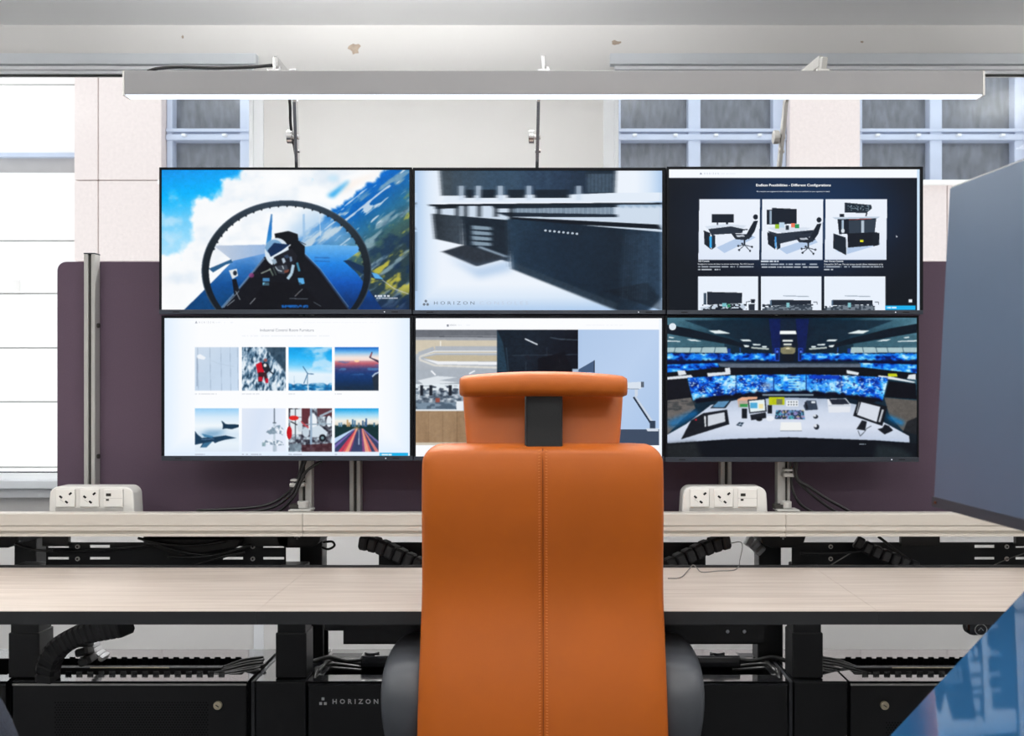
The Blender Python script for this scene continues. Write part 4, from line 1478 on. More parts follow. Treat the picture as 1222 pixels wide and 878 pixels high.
# ---- upper middle: console shown at speed
def paint_console():
    p = Paint((495.0, 203.4, 790.3, 370.0), (485, 190, 3.82))
    X, Y = p.X, p.Y
    edge = np.minimum(np.minimum(X - 38, 1166 - X), 688 - Y) / 120
    p.c = p.lerp(edge, (176, 204, 236), (218, 232, 248), (236, 243, 252))
    p.poly([(150, 45), (955, 45), (950, 152), (745, 160), (160, 166)], p.lerp((X - 150) / 800 + fbm(X / 24, Y / 300, 6) * .3 - .15, (62, 74, 84), (54, 78, 100), (40, 60, 84), (22, 34, 48)))
    p.rect(820, 48, 950, 155, (30, 44, 58))
    for k in range(7):
        p.rect(826 + k * 17, 66, 836 + k * 17, 150, (150, 178, 205), .45)
    p.poly([(175, 168), (745, 160), (955, 152), (1166, 150), (1166, 190), (160, 196)], (226, 236, 248))
    for a, b in ((270, 308), (330, 408), (462, 540), (585, 742)):
        p.rect(a, 138, b, 176, (24, 36, 48))
    for a in (240, 318, 418, 548, 775):
        p.rect(a, 120, a + 20, 185, (205, 220, 238), .9)
    p.poly([(100, 204), (770, 198), (1166, 196), (1166, 206), (780, 212), (110, 214)], (14, 22, 32))
    p.poly([(125, 214), (1166, 206), (1166, 330), (780, 300), (260, 262), (130, 246)], (206, 220, 236))
    for k in range(24):
        x0 = 470 + k * 20
        p.rect(x0, 212, x0 + 13, 252, (62, 84, 104), .85)
    p.poly([(390, 208), (960, 200), (960, 218), (400, 224)], (24, 36, 48))
    p.poly([(400, 240), (960, 250), (960, 264), (470, 262)], (28, 40, 54))
    for a in (140, 225, 262, 325, 400, 470):
        p.rect(a, 210, a + 14, 262, (16, 24, 32))
    p.poly([(130, 212), (235, 210), (240, 222), (132, 226)], (20, 28, 36))
    p.poly([(470, 262), (1150, 296), (1166, 322), (1150, 318), (470, 280)], (14, 22, 32))
    for k in range(6):
        p.poly([(960 + k * 36, 206), (1000 + k * 36, 204), (990 + k * 36, 224)], (130, 160, 190), .7)
    # cabinets
    p.poly([(118, 246), (252, 258), (256, 390), (130, 362)], p.lerp((X - 118) / 140, (36, 44, 52), (60, 72, 84)))
    p.poly([(252, 258), (470, 276), (480, 300), (470, 470), (262, 392)], (24, 36, 48))
    for k in range(4):
        p.poly([(296, 300 + k * 24), (385, 308 + k * 24), (390, 322 + k * 24), (300, 318 + k * 24)], (150, 172, 190), .85)
    p.poly([(330, 392), (460, 440), (455, 448), (325, 402)], (170, 190, 210), .8)
    p.poly([(462, 270), (1166, 330), (1166, 630), (1105, 690), (970, 690), (480, 498)], p.lerp((X - 460) / 700 + fbm(X / 60, Y / 200, 12) * .3 - .15, (34, 56, 76), (22, 40, 58), (20, 34, 48), (40, 62, 84)))
    p.poly([(900, 600), (1166, 690), (1166, 640), (1100, 560)], (14, 22, 30), .5)
    p.poly([(490, 470), (960, 655), (955, 690), (480, 500)], (50, 66, 80), .6)
    for k in range(6):
        p.line([(1000 + k * 20, 340), (985 + k * 22, 640)], 3, (96, 120, 144), .5)
    p.line([(462, 275), (468, 490)], 5, (70, 96, 120), .7)
    p.poly([(160, 420), (268, 388), (460, 450), (320, 488)], (42, 50, 60))
    p.fill(p.blur(p.pm([(180, 440), (320, 495), (470, 460), (480, 505), (330, 540)]), 12), (130, 170, 216), .5)
    # speed smear along x
    q = p.c.copy()
    for k in (2, 4, 6, 8, 10):
        q += np.roll(p.c, k, 1) + np.roll(p.c, -k, 1)
    q /= 11
    p.c = p.c * .25 + q * .75
    p.c = np.where((p.rm(40, 600, 600, 690) > 0)[..., None], p.lerp(edge, (176, 204, 236), (218, 232, 248), (236, 243, 252)), p.c)
    p.grain((p.c.mean(axis=2) < 150).astype(float), .14)
    for k in range(8):
        p.ell(634 + k * 20.5, 324 + k * 2.1, 6, 5, (205, 216, 228), .9)
    p.ell(88, 646, 6, 6, (110, 120, 132)); p.ell(80, 661, 6, 6, (110, 120, 132)); p.ell(96, 661, 6, 6, (110, 120, 132))
    p.text('HORIZON', 125, 310, 662, (116, 128, 142), 15, 0, 1.6)
    p.text('CONSOLES', 333, 555, 662, (196, 210, 228), 15, 0, 1.6)
    return p


def desk_icon(p, kind, ox, oy):
    D, Bk = (26, 34, 46), (40, 50, 64)
    if kind == 0:
        p.poly([(265, 395), (405, 330), (440, 350), (300, 420)], (150, 180, 220), .6)
        p.rect(243, 245, 342, 283, D); p.rect(266, 283, 272, 296, D); p.rect(306, 283, 316, 290, D)
        p.poly([(212, 300), (300, 290), (400, 296), (380, 312), (330, 300), (225, 312)], (215, 225, 238))
        p.poly([(228, 312), (330, 300), (385, 312), (380, 330), (240, 338)], Bk)
        p.poly([(207, 318), (236, 330), (240, 404), (210, 380)], D)
        p.poly([(232, 345), (244, 345), (244, 396), (234, 396)], (60, 170, 235))
        p.poly([(244, 335), (258, 340), (260, 392), (244, 404)], (34, 46, 60))
        ch_ = (0, 0)
    else:
        p.poly([(545, 400), (700, 350), (720, 372), (580, 425)], (150, 180, 220), .6)
        p.rect(490, 226, 516, 292, D); p.rect(502, 230, 512, 290, (150, 170, 190))
        p.poly([(514, 217), (625, 222), (625, 288), (514, 292)], D)
        p.poly([(492, 306), (560, 300), (690, 306), (660, 320), (560, 330), (520, 318)], (215, 225, 238))
        p.poly([(495, 320), (540, 332), (700, 316), (690, 345), (540, 380)], Bk)
        p.rect(528, 290, 546, 310, (150, 190, 40)); p.rect(546, 282, 570, 306, (190, 215, 235)); p.rect(575, 296, 590, 316, (40, 50, 60))
        p.rect(600, 286, 616, 304, (235, 120, 90)); p.rect(616, 290, 636, 308, (40, 150, 90))
        p.poly([(492, 325), (524, 342), (528, 404), (496, 380)], D)
        p.poly([(526, 346), (534, 346), (534, 396), (528, 398)], (60, 150, 225))
        p.poly([(534, 340), (548, 346), (552, 396), (536, 406)], (34, 46, 60))
        ch_ = (285, 13)
    a, b = ch_
    p.ell(440 + a, 258 + b, 11, 12, D)
    p.poly([(432 + a, 276 + b), (451 + a, 274 + b), (436 + a, 322 + b), (410 + a, 358 + b), (392 + a, 350 + b), (408 + a, 318 + b)], D)
    p.poly([(330 + a, 332 + b), (400 + a, 336 + b), (425 + a, 345 + b), (396 + a, 362 + b), (350 + a, 358 + b)], (34, 42, 54))
    p.poly([(352 + a, 340 + b), (385 + a, 338 + b), (392 + a, 346 + b), (358 + a, 348 + b)], (190, 198, 210))
    p.line([(362 + a, 318 + b), (404 + a, 314 + b)], 5, D)
    p.line([(391 + a, 360 + b), (391 + a, 386 + b)], 7, D)
    for e in ((362, 388), (366, 406), (415, 410), (424, 392), (380, 378)):
        p.line([(391 + a, 384 + b), (e[0] + a, e[1] + b)], 3.5, (60, 70, 84))
        p.ell(e[0] + a, e[1] + b, 4.5, 5, D)


def paint_site():
    p = Paint((798.4, 201.8, 1098.0, 370.0), (785, 190, 3.76))
    X, Y = p.X, p.Y
    r = np.sqrt(((X - 660) / 520) ** 2 + ((Y - 250) / 330) ** 2)
    p.c = p.lerp(r - .25, (24, 50, 84), (22, 42, 70), (20, 28, 42), (16, 22, 30))
    p.rect(40, 40, 1200, 83, (246, 250, 255))
    p.rect(1166, 40, 1200, 690, (205, 228, 250))
    for k, (a, b) in enumerate(((187, 460), (470, 744), (755, 1031))):
        s0 = -4 * (p.Y - 178) / 272
        m = ((X >= a + s0) & (X < b + s0) & (Y >= 178) & (Y < 450)).astype(float)
        p.fill(m, p.lerp((Y - 178) / 280, (236, 242, 252), (234, 241, 252), (222, 232, 248)))
        m = ((X >= a - 6) & (X < b - 8) & (Y >= 525) & (Y < 690)).astype(float)
        p.fill(m, (233, 241, 252))
    desk_icon(p, 0, 0, 0)
    desk_icon(p, 1, 0, 0)
    D = (24, 32, 44)
    # rear access console
    p.poly([(800, 410), (990, 360), (1000, 380), (850, 425)], (150, 180, 220), .6)
    p.poly([(840, 193), (960, 204), (962, 220), (938, 240), (840, 238)], (34, 44, 56))
    p.fill(p.rm(855, 204, 950, 230) * (vnoise(X / 6, Y / 4, 3) > .62), (120, 140, 155), .8)
    p.line([(940, 238), (936, 254)], 6, D)
    p.poly([(785, 260), (1000, 256), (985, 266), (800, 268)], (190, 205, 222))
    p.rect(818, 244, 838, 258, D)
    p.poly([(808, 268), (982, 264), (975, 330), (815, 335)], D)
    p.rect(826, 272, 836, 330, (170, 190, 210)); p.ell(832, 320, 8, 10, (215, 225, 235))
    p.poly([(858, 274), (980, 268), (974, 326), (860, 332)], (50, 62, 76))
    p.rect(915, 274, 927, 328, (180, 195, 210))
    p.line([(860, 270), (960, 266)], 3, (190, 70, 60), .8)
    p.poly([(852, 332), (985, 326), (990, 384), (855, 396)], (22, 28, 38))
    p.rect(910, 360, 925, 371, (225, 225, 40))
    p.poly([(790, 332), (845, 350), (848, 430), (788, 398)], (28, 38, 50))
    p.line([(848, 352), (850, 428)], 3, (210, 220, 232))
    p.poly([(965, 326), (997, 330), (995, 384), (968, 390)], (24, 32, 42))
    # lower row
    p.poly([(222, 594), (380, 598), (378, 646), (222, 652)], (32, 40, 52))
    p.rect(207, 600, 219, 652, (60, 78, 96))
    p.poly([(190, 664), (300, 648), (400, 650), (380, 690), (200, 690)], (196, 208, 222))
    p.fill(p.rm(200, 648, 400, 672) * (vnoise(X / 8, Y / 6, 13) > .55), D)
    p.poly([(205, 672), (380, 668), (390, 690), (195, 690)], D)
    p.rect(290, 645, 310, 662, (120, 190, 200)); p.rect(312, 650, 326, 664, (40, 130, 90))
    p.poly([(418, 628), (438, 628), (436, 645), (420, 645)], D); p.poly([(408, 650), (437, 648), (436, 690), (410, 690)], (40, 48, 60))
    p.line([(397, 640), (418, 636)], 3, D); p.line([(398, 640), (398, 655)], 3, D)
    for a in (0, 276):
        p.poly([(510 + a, 630), (690 + a, 632), (690 + a, 650), (508 + a, 655)], (32, 40, 52))
        p.fill(p.rm(470 + a, 650, 700 + a, 690) * (vnoise(X / 9, Y / 6, 17 + a) > .5), (40, 50, 62))
        p.rect(505 + a, 632, 512 + a, 656, (80, 104, 128))
        p.line([(565 + a, 612), (680 + a, 615)], 4, (160, 172, 186))
        p.poly([(475 + a, 668), (560 + a, 652), (690 + a, 655), (700 + a, 690), (480 + a, 690)], (60, 72, 84), .7)
        p.rect(578 + a, 643, 592 + a, 664, (130, 190, 200))
        p.line([(700 + a, 640), (716 + a, 640), (716 + a, 652)], 3, (60, 70, 84))
    # small furniture of the page
    p.rect(1022, 656, 1158, 676, (28, 176, 238)); p.dashes(1030, 1072, 662, 6, (235, 248, 255), .9, 5)
    p.rect(1128, 627, 1143, 642, (232, 238, 246))
    p.poly([(1070, 340), (1079, 347), (1072, 350)], (235, 240, 248))
    p.poly([(194, 57), (200, 67), (188, 67)], (120, 130, 150), .8)
    p.text('HORIZON', 209, 275, 67, (176, 186, 204), 8, 0, 1.8)
    p.dashes(285, 350, 61, 4, (222, 228, 238), .6, 9)
    p.text('Endless Possibilities - Different Configurations', 442, 778, 124, (250, 252, 255), 15, .02)
    p.text('All consoles are engineered with modularity at the core and built to your operator\u2019s needs', 444, 773, 148, (222, 232, 245), 8)
    tx = (232, 240, 250)
    p.text('VDI Console', 182, 232, 460, tx, 7.5, .02)
    p.text('Designed to house the latest in remote technology. The VDI Console', 181, 432, 474, tx, 8)
    p.dashes(181, 433, 478, 6, tx, .75, 21); p.dashes(181, 282, 491, 6, tx, .75, 22)
    p.dashes(464, 548, 454, 6, tx, .9, 23); p.dashes(464, 716, 467, 6, tx, .75, 24); p.dashes(464, 722, 480, 6, tx, .75, 25)
    p.text('Rear Access Console', 748, 834, 460, tx, 7.5, .02)
    p.text('Created for 24/7 use. The rear access console allows maintenance to be', 748, 1012, 474, tx, 8)
    p.dashes(748, 1014, 478, 6, tx, .75, 27); p.dashes(748, 792, 491, 6, tx, .75, 28)
    return p


def paint_gallery():
    p = Paint((195.8, 379.4, 489.0, 543.8), (180, 370, 3.82))
    X, Y = p.X, p.Y
    ed = np.minimum(np.minimum(X - 62, 1180 - X), 662 - Y) / 160
    p.c = p.lerp(ed, (226, 240, 255), (244, 249, 255), (252, 253, 255))
    T = [(199, 399), (413, 613), (626, 825), (838, 1038)]
    R1, R2 = (168, 367), (448, 646)

    def tile(k, row):
        a, b = T[k]
        c_, d_ = (R1, R2)[row]
        m = p.rm(a, c_, b, d_)
        return m, (X - a) / (b - a), (Y - c_) / (d_ - c_), lambda u, v: (a + u * (b - a), c_ + v * (d_ - c_))
    # wall with camera
    m, u, v, q = tile(0, 0)
    p.fill(m, p.lerp(u * .5 + v * .5, (206, 220, 236), (196, 214, 234), (202, 220, 240)))
    for t in (.06, .34, .59, .80, .97):
        p.line([q(t, 0), q(t + .02, 1)], 2.2, (140, 160, 182), .7)
    p.line([q(.34, .30), q(.55, .38), q(.9, .45)], 2, (176, 194, 212), .6)
    p.poly([q(.06, .18), q(.12, .16), q(.25, .24), q(.21, .29), q(.05, .26)], (240, 244, 250))
    p.line([q(.05, .24), q(.05, .9)], 2.5, (90, 110, 140), .7)
    # climber
    m, u, v, q = tile(1, 0)
    n = fbm((u * 1.0 + v * .3) * 22, (v - u * .9) * 9, 31, 4)
    p.fill(m, p.lerp((n - .25) * 1.9, (16, 44, 66), (96, 130, 158), (205, 222, 236), (238, 245, 250)))
    p.fill(m * sstep(0, .08, u - .5 - v * .82 + .02), p.lerp(fbm(u * 14 + v * 6, v * 8, 4), (18, 40, 58), (62, 90, 112)), .9)
    p.poly([q(.32, .40), q(.44, .34), q(.52, .42), q(.50, .62), q(.36, .60)], (206, 18, 40))
    p.poly([q(.45, .36), q(.60, .38), q(.66, .52), q(.56, .62), q(.48, .5)], (34, 38, 48))
    p.ell(*q(.53, .42), 7, 8, (235, 235, 235)); p.ell(*q(.54, .30), 8, 8, (150, 90, 90))
    p.poly([q(.38, .58), q(.56, .58), q(.60, .80), q(.54, .82), q(.50, .66), q(.46, .80), q(.37, .80)], (60, 30, 36))
    p.rect(*q(.38, .68), *q(.47, .78), (196, 24, 48)); p.rect(*q(.54, .72), *q(.60, .82), (196, 24, 48))
    p.line([q(.58, .5), q(.72, .62)], 5, (30, 36, 44))
    # turbine
    m, u, v, q = tile(2, 0)
    p.fill(m, p.lerp(v * 1.35 + (1 - u) * .05 - .1, (20, 160, 232), (40, 180, 246), (110, 205, 250), (230, 243, 252), (226, 240, 250)))
    p.fill(m * sstep(.5, .75, fbm(u * 3 + 2, v * 5, 9)) * sstep(.2, .5, u * .7 + v * .4), (220, 238, 252), .7)
    n = fbm(u * 9, v * 22, 14, 4)
    p.fill(m * sstep(.82, .86, v + (n - .5) * .1), p.lerp(n * 1.6 - .3, (8, 66, 116), (30, 128, 190), (190, 222, 240)))
    p.line([q(.44, .62), q(.45, 1.0)], 5, (236, 244, 250))
    for e in ((.33, .44), (.58, .62), (.35, .84)):
        p.line([q(.44, .61), q(*e)], 3.4, (46, 96, 140))
    p.line([q(.44, .62), q(.435, .86)], 2.5, (60, 110, 150))
    p.line([q(.13, .66), q(.135, .85)], 1.6, (120, 165, 200), .8)
    # sunset from the wing seat
    m, u, v, q = tile(3, 0)
    p.fill(m, p.lerp(v, (10, 96, 196), (120, 190, 240), (238, 222, 220), (190, 96, 110), (60, 62, 116), (24, 60, 120), (16, 52, 104), (20, 46, 80), (26, 46, 66)))
    p.fill(m * sstep(.31, .33, v) * (1 - sstep(.33, .62, v)) * sstep(.5, .7, fbm(u * 4, v * 12, 5)), (60, 110, 170), .6)
    p.fill(m * sstep(.08, .32, v) * (1 - sstep(.305, .32, v)), (252, 234, 222), .75)
    p.fill(m * sstep(.56, .7, fbm(u * 5 + 3, v * 14, 25)) * sstep(.42, .5, v) * (1 - sstep(.6, .66, v)), (80, 140, 196), .7)
    p.ell(*q(.50, .32), 12, 5, (255, 214, 170))
    p.poly([q(.78, .24), q(.84, .11), q(.86, .12), q(.82, .24), q(1.0, .31), q(1.0, .36)], (48, 40, 64))
    p.poly([q(.80, .22), q(.83, .13), q(.845, .14), q(.82, .22)], (190, 76, 70))
    p.line([q(.85, .68), q(.92, .61), q(1.0, .58)], 6, (196, 210, 226)); p.poly([q(.85, .72), q(.92, .64), q(1, .61), q(1, 1), q(.9, 1)], (34, 46, 62))
    # fighters
    m, u, v, q = tile(0, 1)
    p.fill(m, p.lerp(v, (150, 205, 244), (214, 234, 250), (240, 247, 252), (214, 230, 244), (232, 242, 250), (222, 234, 246)))
    p.fill(p.blur(p.pm([q(.1, .6), q(.3, .5), q(.75, .5), q(.5, .66), q(.3, .7)]), 8) * m, (96, 150, 190), .7)
    p.poly([q(0, .52), q(.06, .6), q(.16, .68), q(.42, .66), q(.70, .62), q(.95, .68), q(.70, .72), q(.55, .76), q(.46, .80), q(.42, .76), q(.30, .80), q(.26, .90), q(.12, .90), q(.18, .80), q(.0, .84)], (24, 58, 86))
    p.poly([q(.15, .58), q(.42, .64), q(.40, .68), q(.22, .66)], (70, 128, 168)); p.line([q(.15, .72), q(.44, .70)], 3, (120, 150, 190), .8)
    p.poly([q(.14, .90), q(.20, .80), q(.40, .76), q(.26, .90)], (60, 112, 148))
    p.poly([q(.60, .28), q(.66, .32), q(.70, .36), q(1, .37), q(1, .43), q(.84, .48), q(.70, .46), q(.63, .48), q(.64, .38)], (22, 52, 76))
    # mast in the snow
    m, u, v, q = tile(1, 1)
    p.fill(m, p.lerp(u + v * .3, (224, 232, 246), (216, 228, 246), (228, 236, 250)))
    p.line([q(.745, 0), q(.745, .34)], 6, (110, 122, 136)); p.line([q(.745, .34), q(.745, 1)], 8, (190, 205, 218))
    p.rect(*q(.71, .32), *q(.785, .345), (70, 84, 96))
    n = fbm(u * 26, v * 26, 9, 3)
    body = p.pm([q(.55, .55), q(.64, .45), q(.86, .38), q(.95, .48), q(.94, .62), q(.80, .58), q(.60, .6)]) + p.pm([q(.47, .86), q(.50, .74), q(.64, .72), q(.90, .74), q(.96, .84), q(.80, .86), q(.60, .82)])
    p.fill(np.clip(body, 0, 1) * (n > .5), (120, 142, 160), .9); p.fill(np.clip(body, 0, 1) * (n <= .42), (240, 246, 252), .9)
    p.rect(*q(.46, .78), *q(.54, .87), (130, 160, 168), .8); p.rect(*q(.71, .86), *q(.80, .99), (170, 186, 200), .7)
    # plant room
    m, u, v, q = tile(2, 1)
    n = fbm(u * 16, v * 16, 3, 3)
    p.fill(m, p.lerp((n - .25) * 1.8, (34, 34, 46), (96, 96, 108), (150, 168, 182), (226, 234, 242)))
    p.rect(*q(.30, 0), *q(.50, .42), (96, 48, 56)); p.rect(*q(.66, 0), *q(1, .18), (92, 52, 60))
    p.rect(*q(.04, .02), *q(.30, .60), (226, 234, 240)); p.line([q(.16, 0), q(.16, .8)], 4, (70, 80, 90)); p.line([q(.02, .2), q(.3, .2)], 3, (90, 100, 110))
    p.ell(*q(.555, .30), 20, 36, (236, 242, 248)); p.rect(*q(.455, .30), *q(.655, .5), (236, 242, 248)); p.ell(*q(.93, .30), 12, 26, (230, 238, 246))
    p.line([q(.72, .18), q(1, .05)], 9, (160, 176, 190)); p.line([q(.7, .2), q(.7, .5)], 7, (150, 166, 180)); p.line([q(.3, .37), q(1, .36)], 5, (150, 170, 186))
    p.ell(*q(.12, .22), 22, 11, (226, 40, 34)); p.ell(*q(.02, .56), 12, 30, (196, 26, 34))
    p.line([q(.28, .3), q(.46, .45)], 7, (196, 80, 90)); p.line([q(.05, .3), q(.2, .38)], 5, (40, 40, 46))
    p.ell(*q(.26, .42), 12, 24, (206, 218, 228)); p.ell(*q(.40, .55), 16, 22, (196, 210, 222)); p.poly([q(.52, .45), q(.7, .38), q(.9, .55), q(.86, .66), q(.54, .66)], (206, 220, 232))
    p.ell(*q(.78, .68), 16, 17, (24, 28, 36)); p.ell(*q(.78, .68), 7, 7, (120, 150, 160))
    p.rect(*q(.49, 0), *q(.545, 1), (150, 174, 198)); p.poly([q(.3, .84), q(1, .8), q(1, 1), q(.3, 1)], (70, 34, 40), .8); p.poly([q(.02, .82), q(.28, .80), q(.3, .96), q(.1, 1), q(.02, 1)], (120, 140, 154), .8)
    # night road
    m, u, v, q = tile(3, 1)
    p.fill(m, p.lerp(v * 2.4, (20, 160, 226), (150, 214, 246), (240, 240, 232), (226, 214, 196)))
    p.fill(m * sstep(.36, .40, v + (fbm(u * 14, v * 3, 3) - .5) * .06), (20, 50, 54))
    for x, h_, c_ in ((.08, .33, (96, 140, 170)), (.13, .32, (120, 160, 190)), (.27, .26, (196, 160, 110)), (.31, .32, (180, 150, 110)), (.39, .25, (60, 110, 150)), (.44, .27, (70, 120, 160)), (.53, .33, (90, 120, 140)), (.62, .28, (50, 90, 130)), (.70, .23, (50, 90, 140)), (.67, .31, (80, 110, 140)), (.88, .33, (60, 110, 140))):
        p.rect(*q(x, h_), *q(x + .035, .42), c_)
    p.poly([q(.46, .46), q(.64, .46), q(1.0, .82), q(1, 1), q(0, 1), q(0, .72)], (56, 66, 104))
    for x0, x1, c_, w_ in ((.50, .10, (226, 60, 84), 9), (.50, .20, (244, 90, 96), 8), (.51, .30, (150, 60, 110), 9), (.62, .78, (240, 110, 100), 9), (.63, .95, (236, 130, 120), 6), (.61, .66, (150, 70, 130), 10), (.505, .26, (250, 170, 130), 4), (.62, .72, (250, 176, 140), 4)):
        p.fill(p.pm([q(x0 - .008, .46), q(x0 + .008, .46), q(x1 + .06, 1), q(x1 - .03, 1)]) * m, c_, .85)
    p.fill(p.pm([q(.42, .47), q(.46, .46), q(0, .80), q(0, .68)]) * m, (190, 216, 246)); p.fill(p.pm([q(.44, .48), q(.46, .48), q(0, .92), q(0, .84)]) * m, (130, 110, 190), .8)
    p.fill(p.pm([q(.545, .5), q(.56, .5), q(.56, .84), q(.535, .84)]) * m, (210, 226, 250), .9)
    p.fill(p.pm([q(.64, .46), q(1, .76), q(1, .82), q(.66, .5)]) * m, (140, 130, 200), .8)
    p.fill(p.blur(p.em(*q(.49, .47), 10, 8), 4) * m, (255, 200, 140), .8)
    for a_, b_ in T:
        for c_, d_ in (R1, R2):
            p.grain(p.rm(a_ + 2, c_ + 2, b_ - 2, d_ - 2), .10)
    # page furniture
    p.text('Industrial Control Room Furniture', 497, 742, 97, (118, 126, 140), 13, .0)
    p.poly([(205, 48), (211, 60), (199, 60)], (150, 156, 168), .8)
    p.text('HORIZON', 217, 286, 59, (188, 194, 204), 8, 0, 1.8)
    p.dashes(294, 372, 54, 4, (226, 231, 238), .6, 5); p.dashes(690, 1040, 54, 3, (232, 236, 242), .5, 7)
    p.dashes(415, 820, 116, 3, (232, 236, 242), .7, 9)
    for k, w_ in enumerate((102, 80, 30, 32)):
        p.dashes(T[k][0], T[k][0] + w_, 380, 4, (178, 184, 194), .7, k + 3)
        p.dashes(T[k][0], T[k][0] + (46, 100, 62, 34)[k], 656, 4, (168, 174, 186), .8, k + 13)
    p.rect(1042, 650, 1172, 668, (30, 178, 232)); p.dashes(1048, 1098, 656, 6, (240, 250, 255), .9, 5)
    return p


def paint_office():
    p = Paint((496.0, 379.6, 790.0, 544.5), (485, 370, 3.82))
    X, Y = p.X, p.Y
    p.c = p.lerp((X - 40) / 1120, (250, 252, 255), (252, 253, 255), (250, 252, 255))
    a = p.rm(42, 88, 413, 616)
    p.fill(a, p.lerp((Y - 88) / 250, (120, 124, 132), (188, 192, 198), (176, 182, 190), (150, 158, 168)))
    p.rect(42, 88, 413, 116, (104, 108, 116)); p.line([(42, 119), (413, 122)], 3, (70, 74, 82))
    p.poly([(42, 136), (413, 138), (413, 182), (120, 184), (42, 200)], (208, 198, 178))
    p.line([(155, 140), (155, 178)], 5, (248, 246, 240))
    for i, (w_, c_) in enumerate(((44, (176, 182, 190)), (26, (246, 248, 250)), (18, (186, 174, 148)), (10, (226, 230, 234)))):
        p.line([(420, 186 + i * 3), (130, 186 + i * 3), (60, 212), (60, 226), (130, 252), (420, 262)], w_ if i == 0 else w_ * .35, c_)
    p.poly([(75, 215), (140, 204), (413, 206), (413, 232), (140, 232)], (194, 182, 156)); p.poly([(75, 222), (140, 232), (413, 236), (413, 250), (140, 246)], (238, 240, 244))
    p.poly([(42, 270), (413, 268), (413, 330), (42, 330)], (170, 178, 188))
    p.line([(112, 276), (132, 296)], 7, (246, 248, 252)); p.line([(285, 290), (312, 276)], 6, (246, 248, 252))
    p.poly([(50, 320), (140, 300), (230, 306), (150, 320), (240, 330), (80, 340)], (222, 228, 234))
    p.rect(42, 336, 260, 366, (226, 234, 240))
    n = vnoise(X / 11, Y / 9, 5)
    p.fill(p.rm(42, 344, 250, 372) * (n > .62), (70, 80, 94))
    p.fill(p.rm(42, 366, 250, 452), p.lerp(fbm(X / 16, Y / 9, 11) * 1.8 - .4, (44, 54, 68), (110, 126, 142), (214, 222, 230)))
    for cx_ in (70, 200, 112):
        p.rect(cx_ - 8, 342, cx_ + 6, 390, (30, 36, 46))
    p.rect(132, 400, 152, 420, (150, 80, 70)); p.rect(48, 422, 225, 452, (120, 140, 158)); p.fill(p.rm(48, 420, 225, 450) * (vnoise(X / 20, Y / 12, 9) > .5), (80, 98, 116))
    p.rect(42, 452, 260, 460, (236, 240, 244)); p.rect(228, 415, 260, 456, (232, 238, 244))
    p.fill(p.rm(42, 460, 413, 604), p.lerp(fbm(X / 30, Y / 200, 6), (140, 112, 84), (158, 130, 100), (170, 142, 112)))
    for x0 in (100, 165, 230):
        p.line([(x0, 460), (x0, 604)], 2, (110, 86, 62), .7)
    p.rect(42, 604, 413, 616, (206, 196, 180))
    m = p.rm(413, 88, 783, 616)
    p.fill(m, p.lerp((X - 413) / 370 + (Y - 88) / 800, (16, 28, 40), (22, 32, 44), (14, 18, 28)))
    p.poly([(413, 88), (440, 150), (460, 280), (413, 280)], (34, 58, 76)); p.line([(455, 170), (465, 280)], 3, (60, 84, 104), .7)
    p.line([(540, 130), (598, 157)], 6, (226, 232, 240)); p.line([(655, 124), (700, 132), (783, 136)], 4, (90, 106, 120), .7)
    p.line([(480, 206), (783, 202)], 3, (50, 62, 76)); p.line([(545, 236), (545, 280)], 3, (52, 64, 78)); p.line([(640, 170), (640, 280)], 3, (40, 52, 66)); p.poly([(600, 220), (720, 190), (760, 280), (600, 280)], (10, 12, 20))
    m = p.rm(783, 88, 1152, 616)
    p.fill(m, p.lerp((X - 783) / 370 * .5 + (Y - 88) / 900, (176, 200, 232), (186, 208, 238), (172, 198, 232)))
    p.rect(783, 543, 1152, 616, (62, 76, 98)); p.poly([(757, 267), (785, 267), (820, 284), (757, 284)], (170, 190, 214))
    p.poly([(785, 270), (855, 230), (855, 284), (785, 282)], (70, 92, 124)); p.line([(857, 228), (857, 284)], 5, (24, 34, 48))
    p.poly([(1000, 330), (1075, 326), (1084, 332), (1078, 352), (1060, 362), (1000, 360)], (216, 226, 238)); p.line([(1000, 358), (1062, 360)], 4, (150, 164, 182)); p.rect(1070, 326, 1084, 352, (60, 70, 84), .8)
    p.rect(1042, 362, 1056, 392, (205, 216, 230)); p.line([(1040, 392), (1122, 512)], 13, (200, 212, 228)); p.line([(1036, 396), (1116, 518)], 8, (34, 46, 64))
    p.rect(1110, 504, 1136, 540, (50, 64, 82)); p.poly([(1092, 540), (1150, 538), (1150, 552), (1100, 552)], (210, 220, 234))
    p.grain(p.rm(42, 88, 413, 616), .10); p.grain(p.rm(413, 88, 783, 616), .2)
    p.rect(42, 616, 1160, 680, (250, 252, 255)); p.rect(1152, 40, 1166, 680, (240, 247, 255))
    p.dashes(180, 192, 64, 10, (110, 116, 128), .9, 3); p.text('HORIZON', 197, 226, 72, (150, 156, 168), 8); p.dashes(235, 290, 66, 4, (228, 232, 238), .6, 5); p.dashes(820, 1020, 66, 4, (238, 240, 245), .6, 8)
    return p


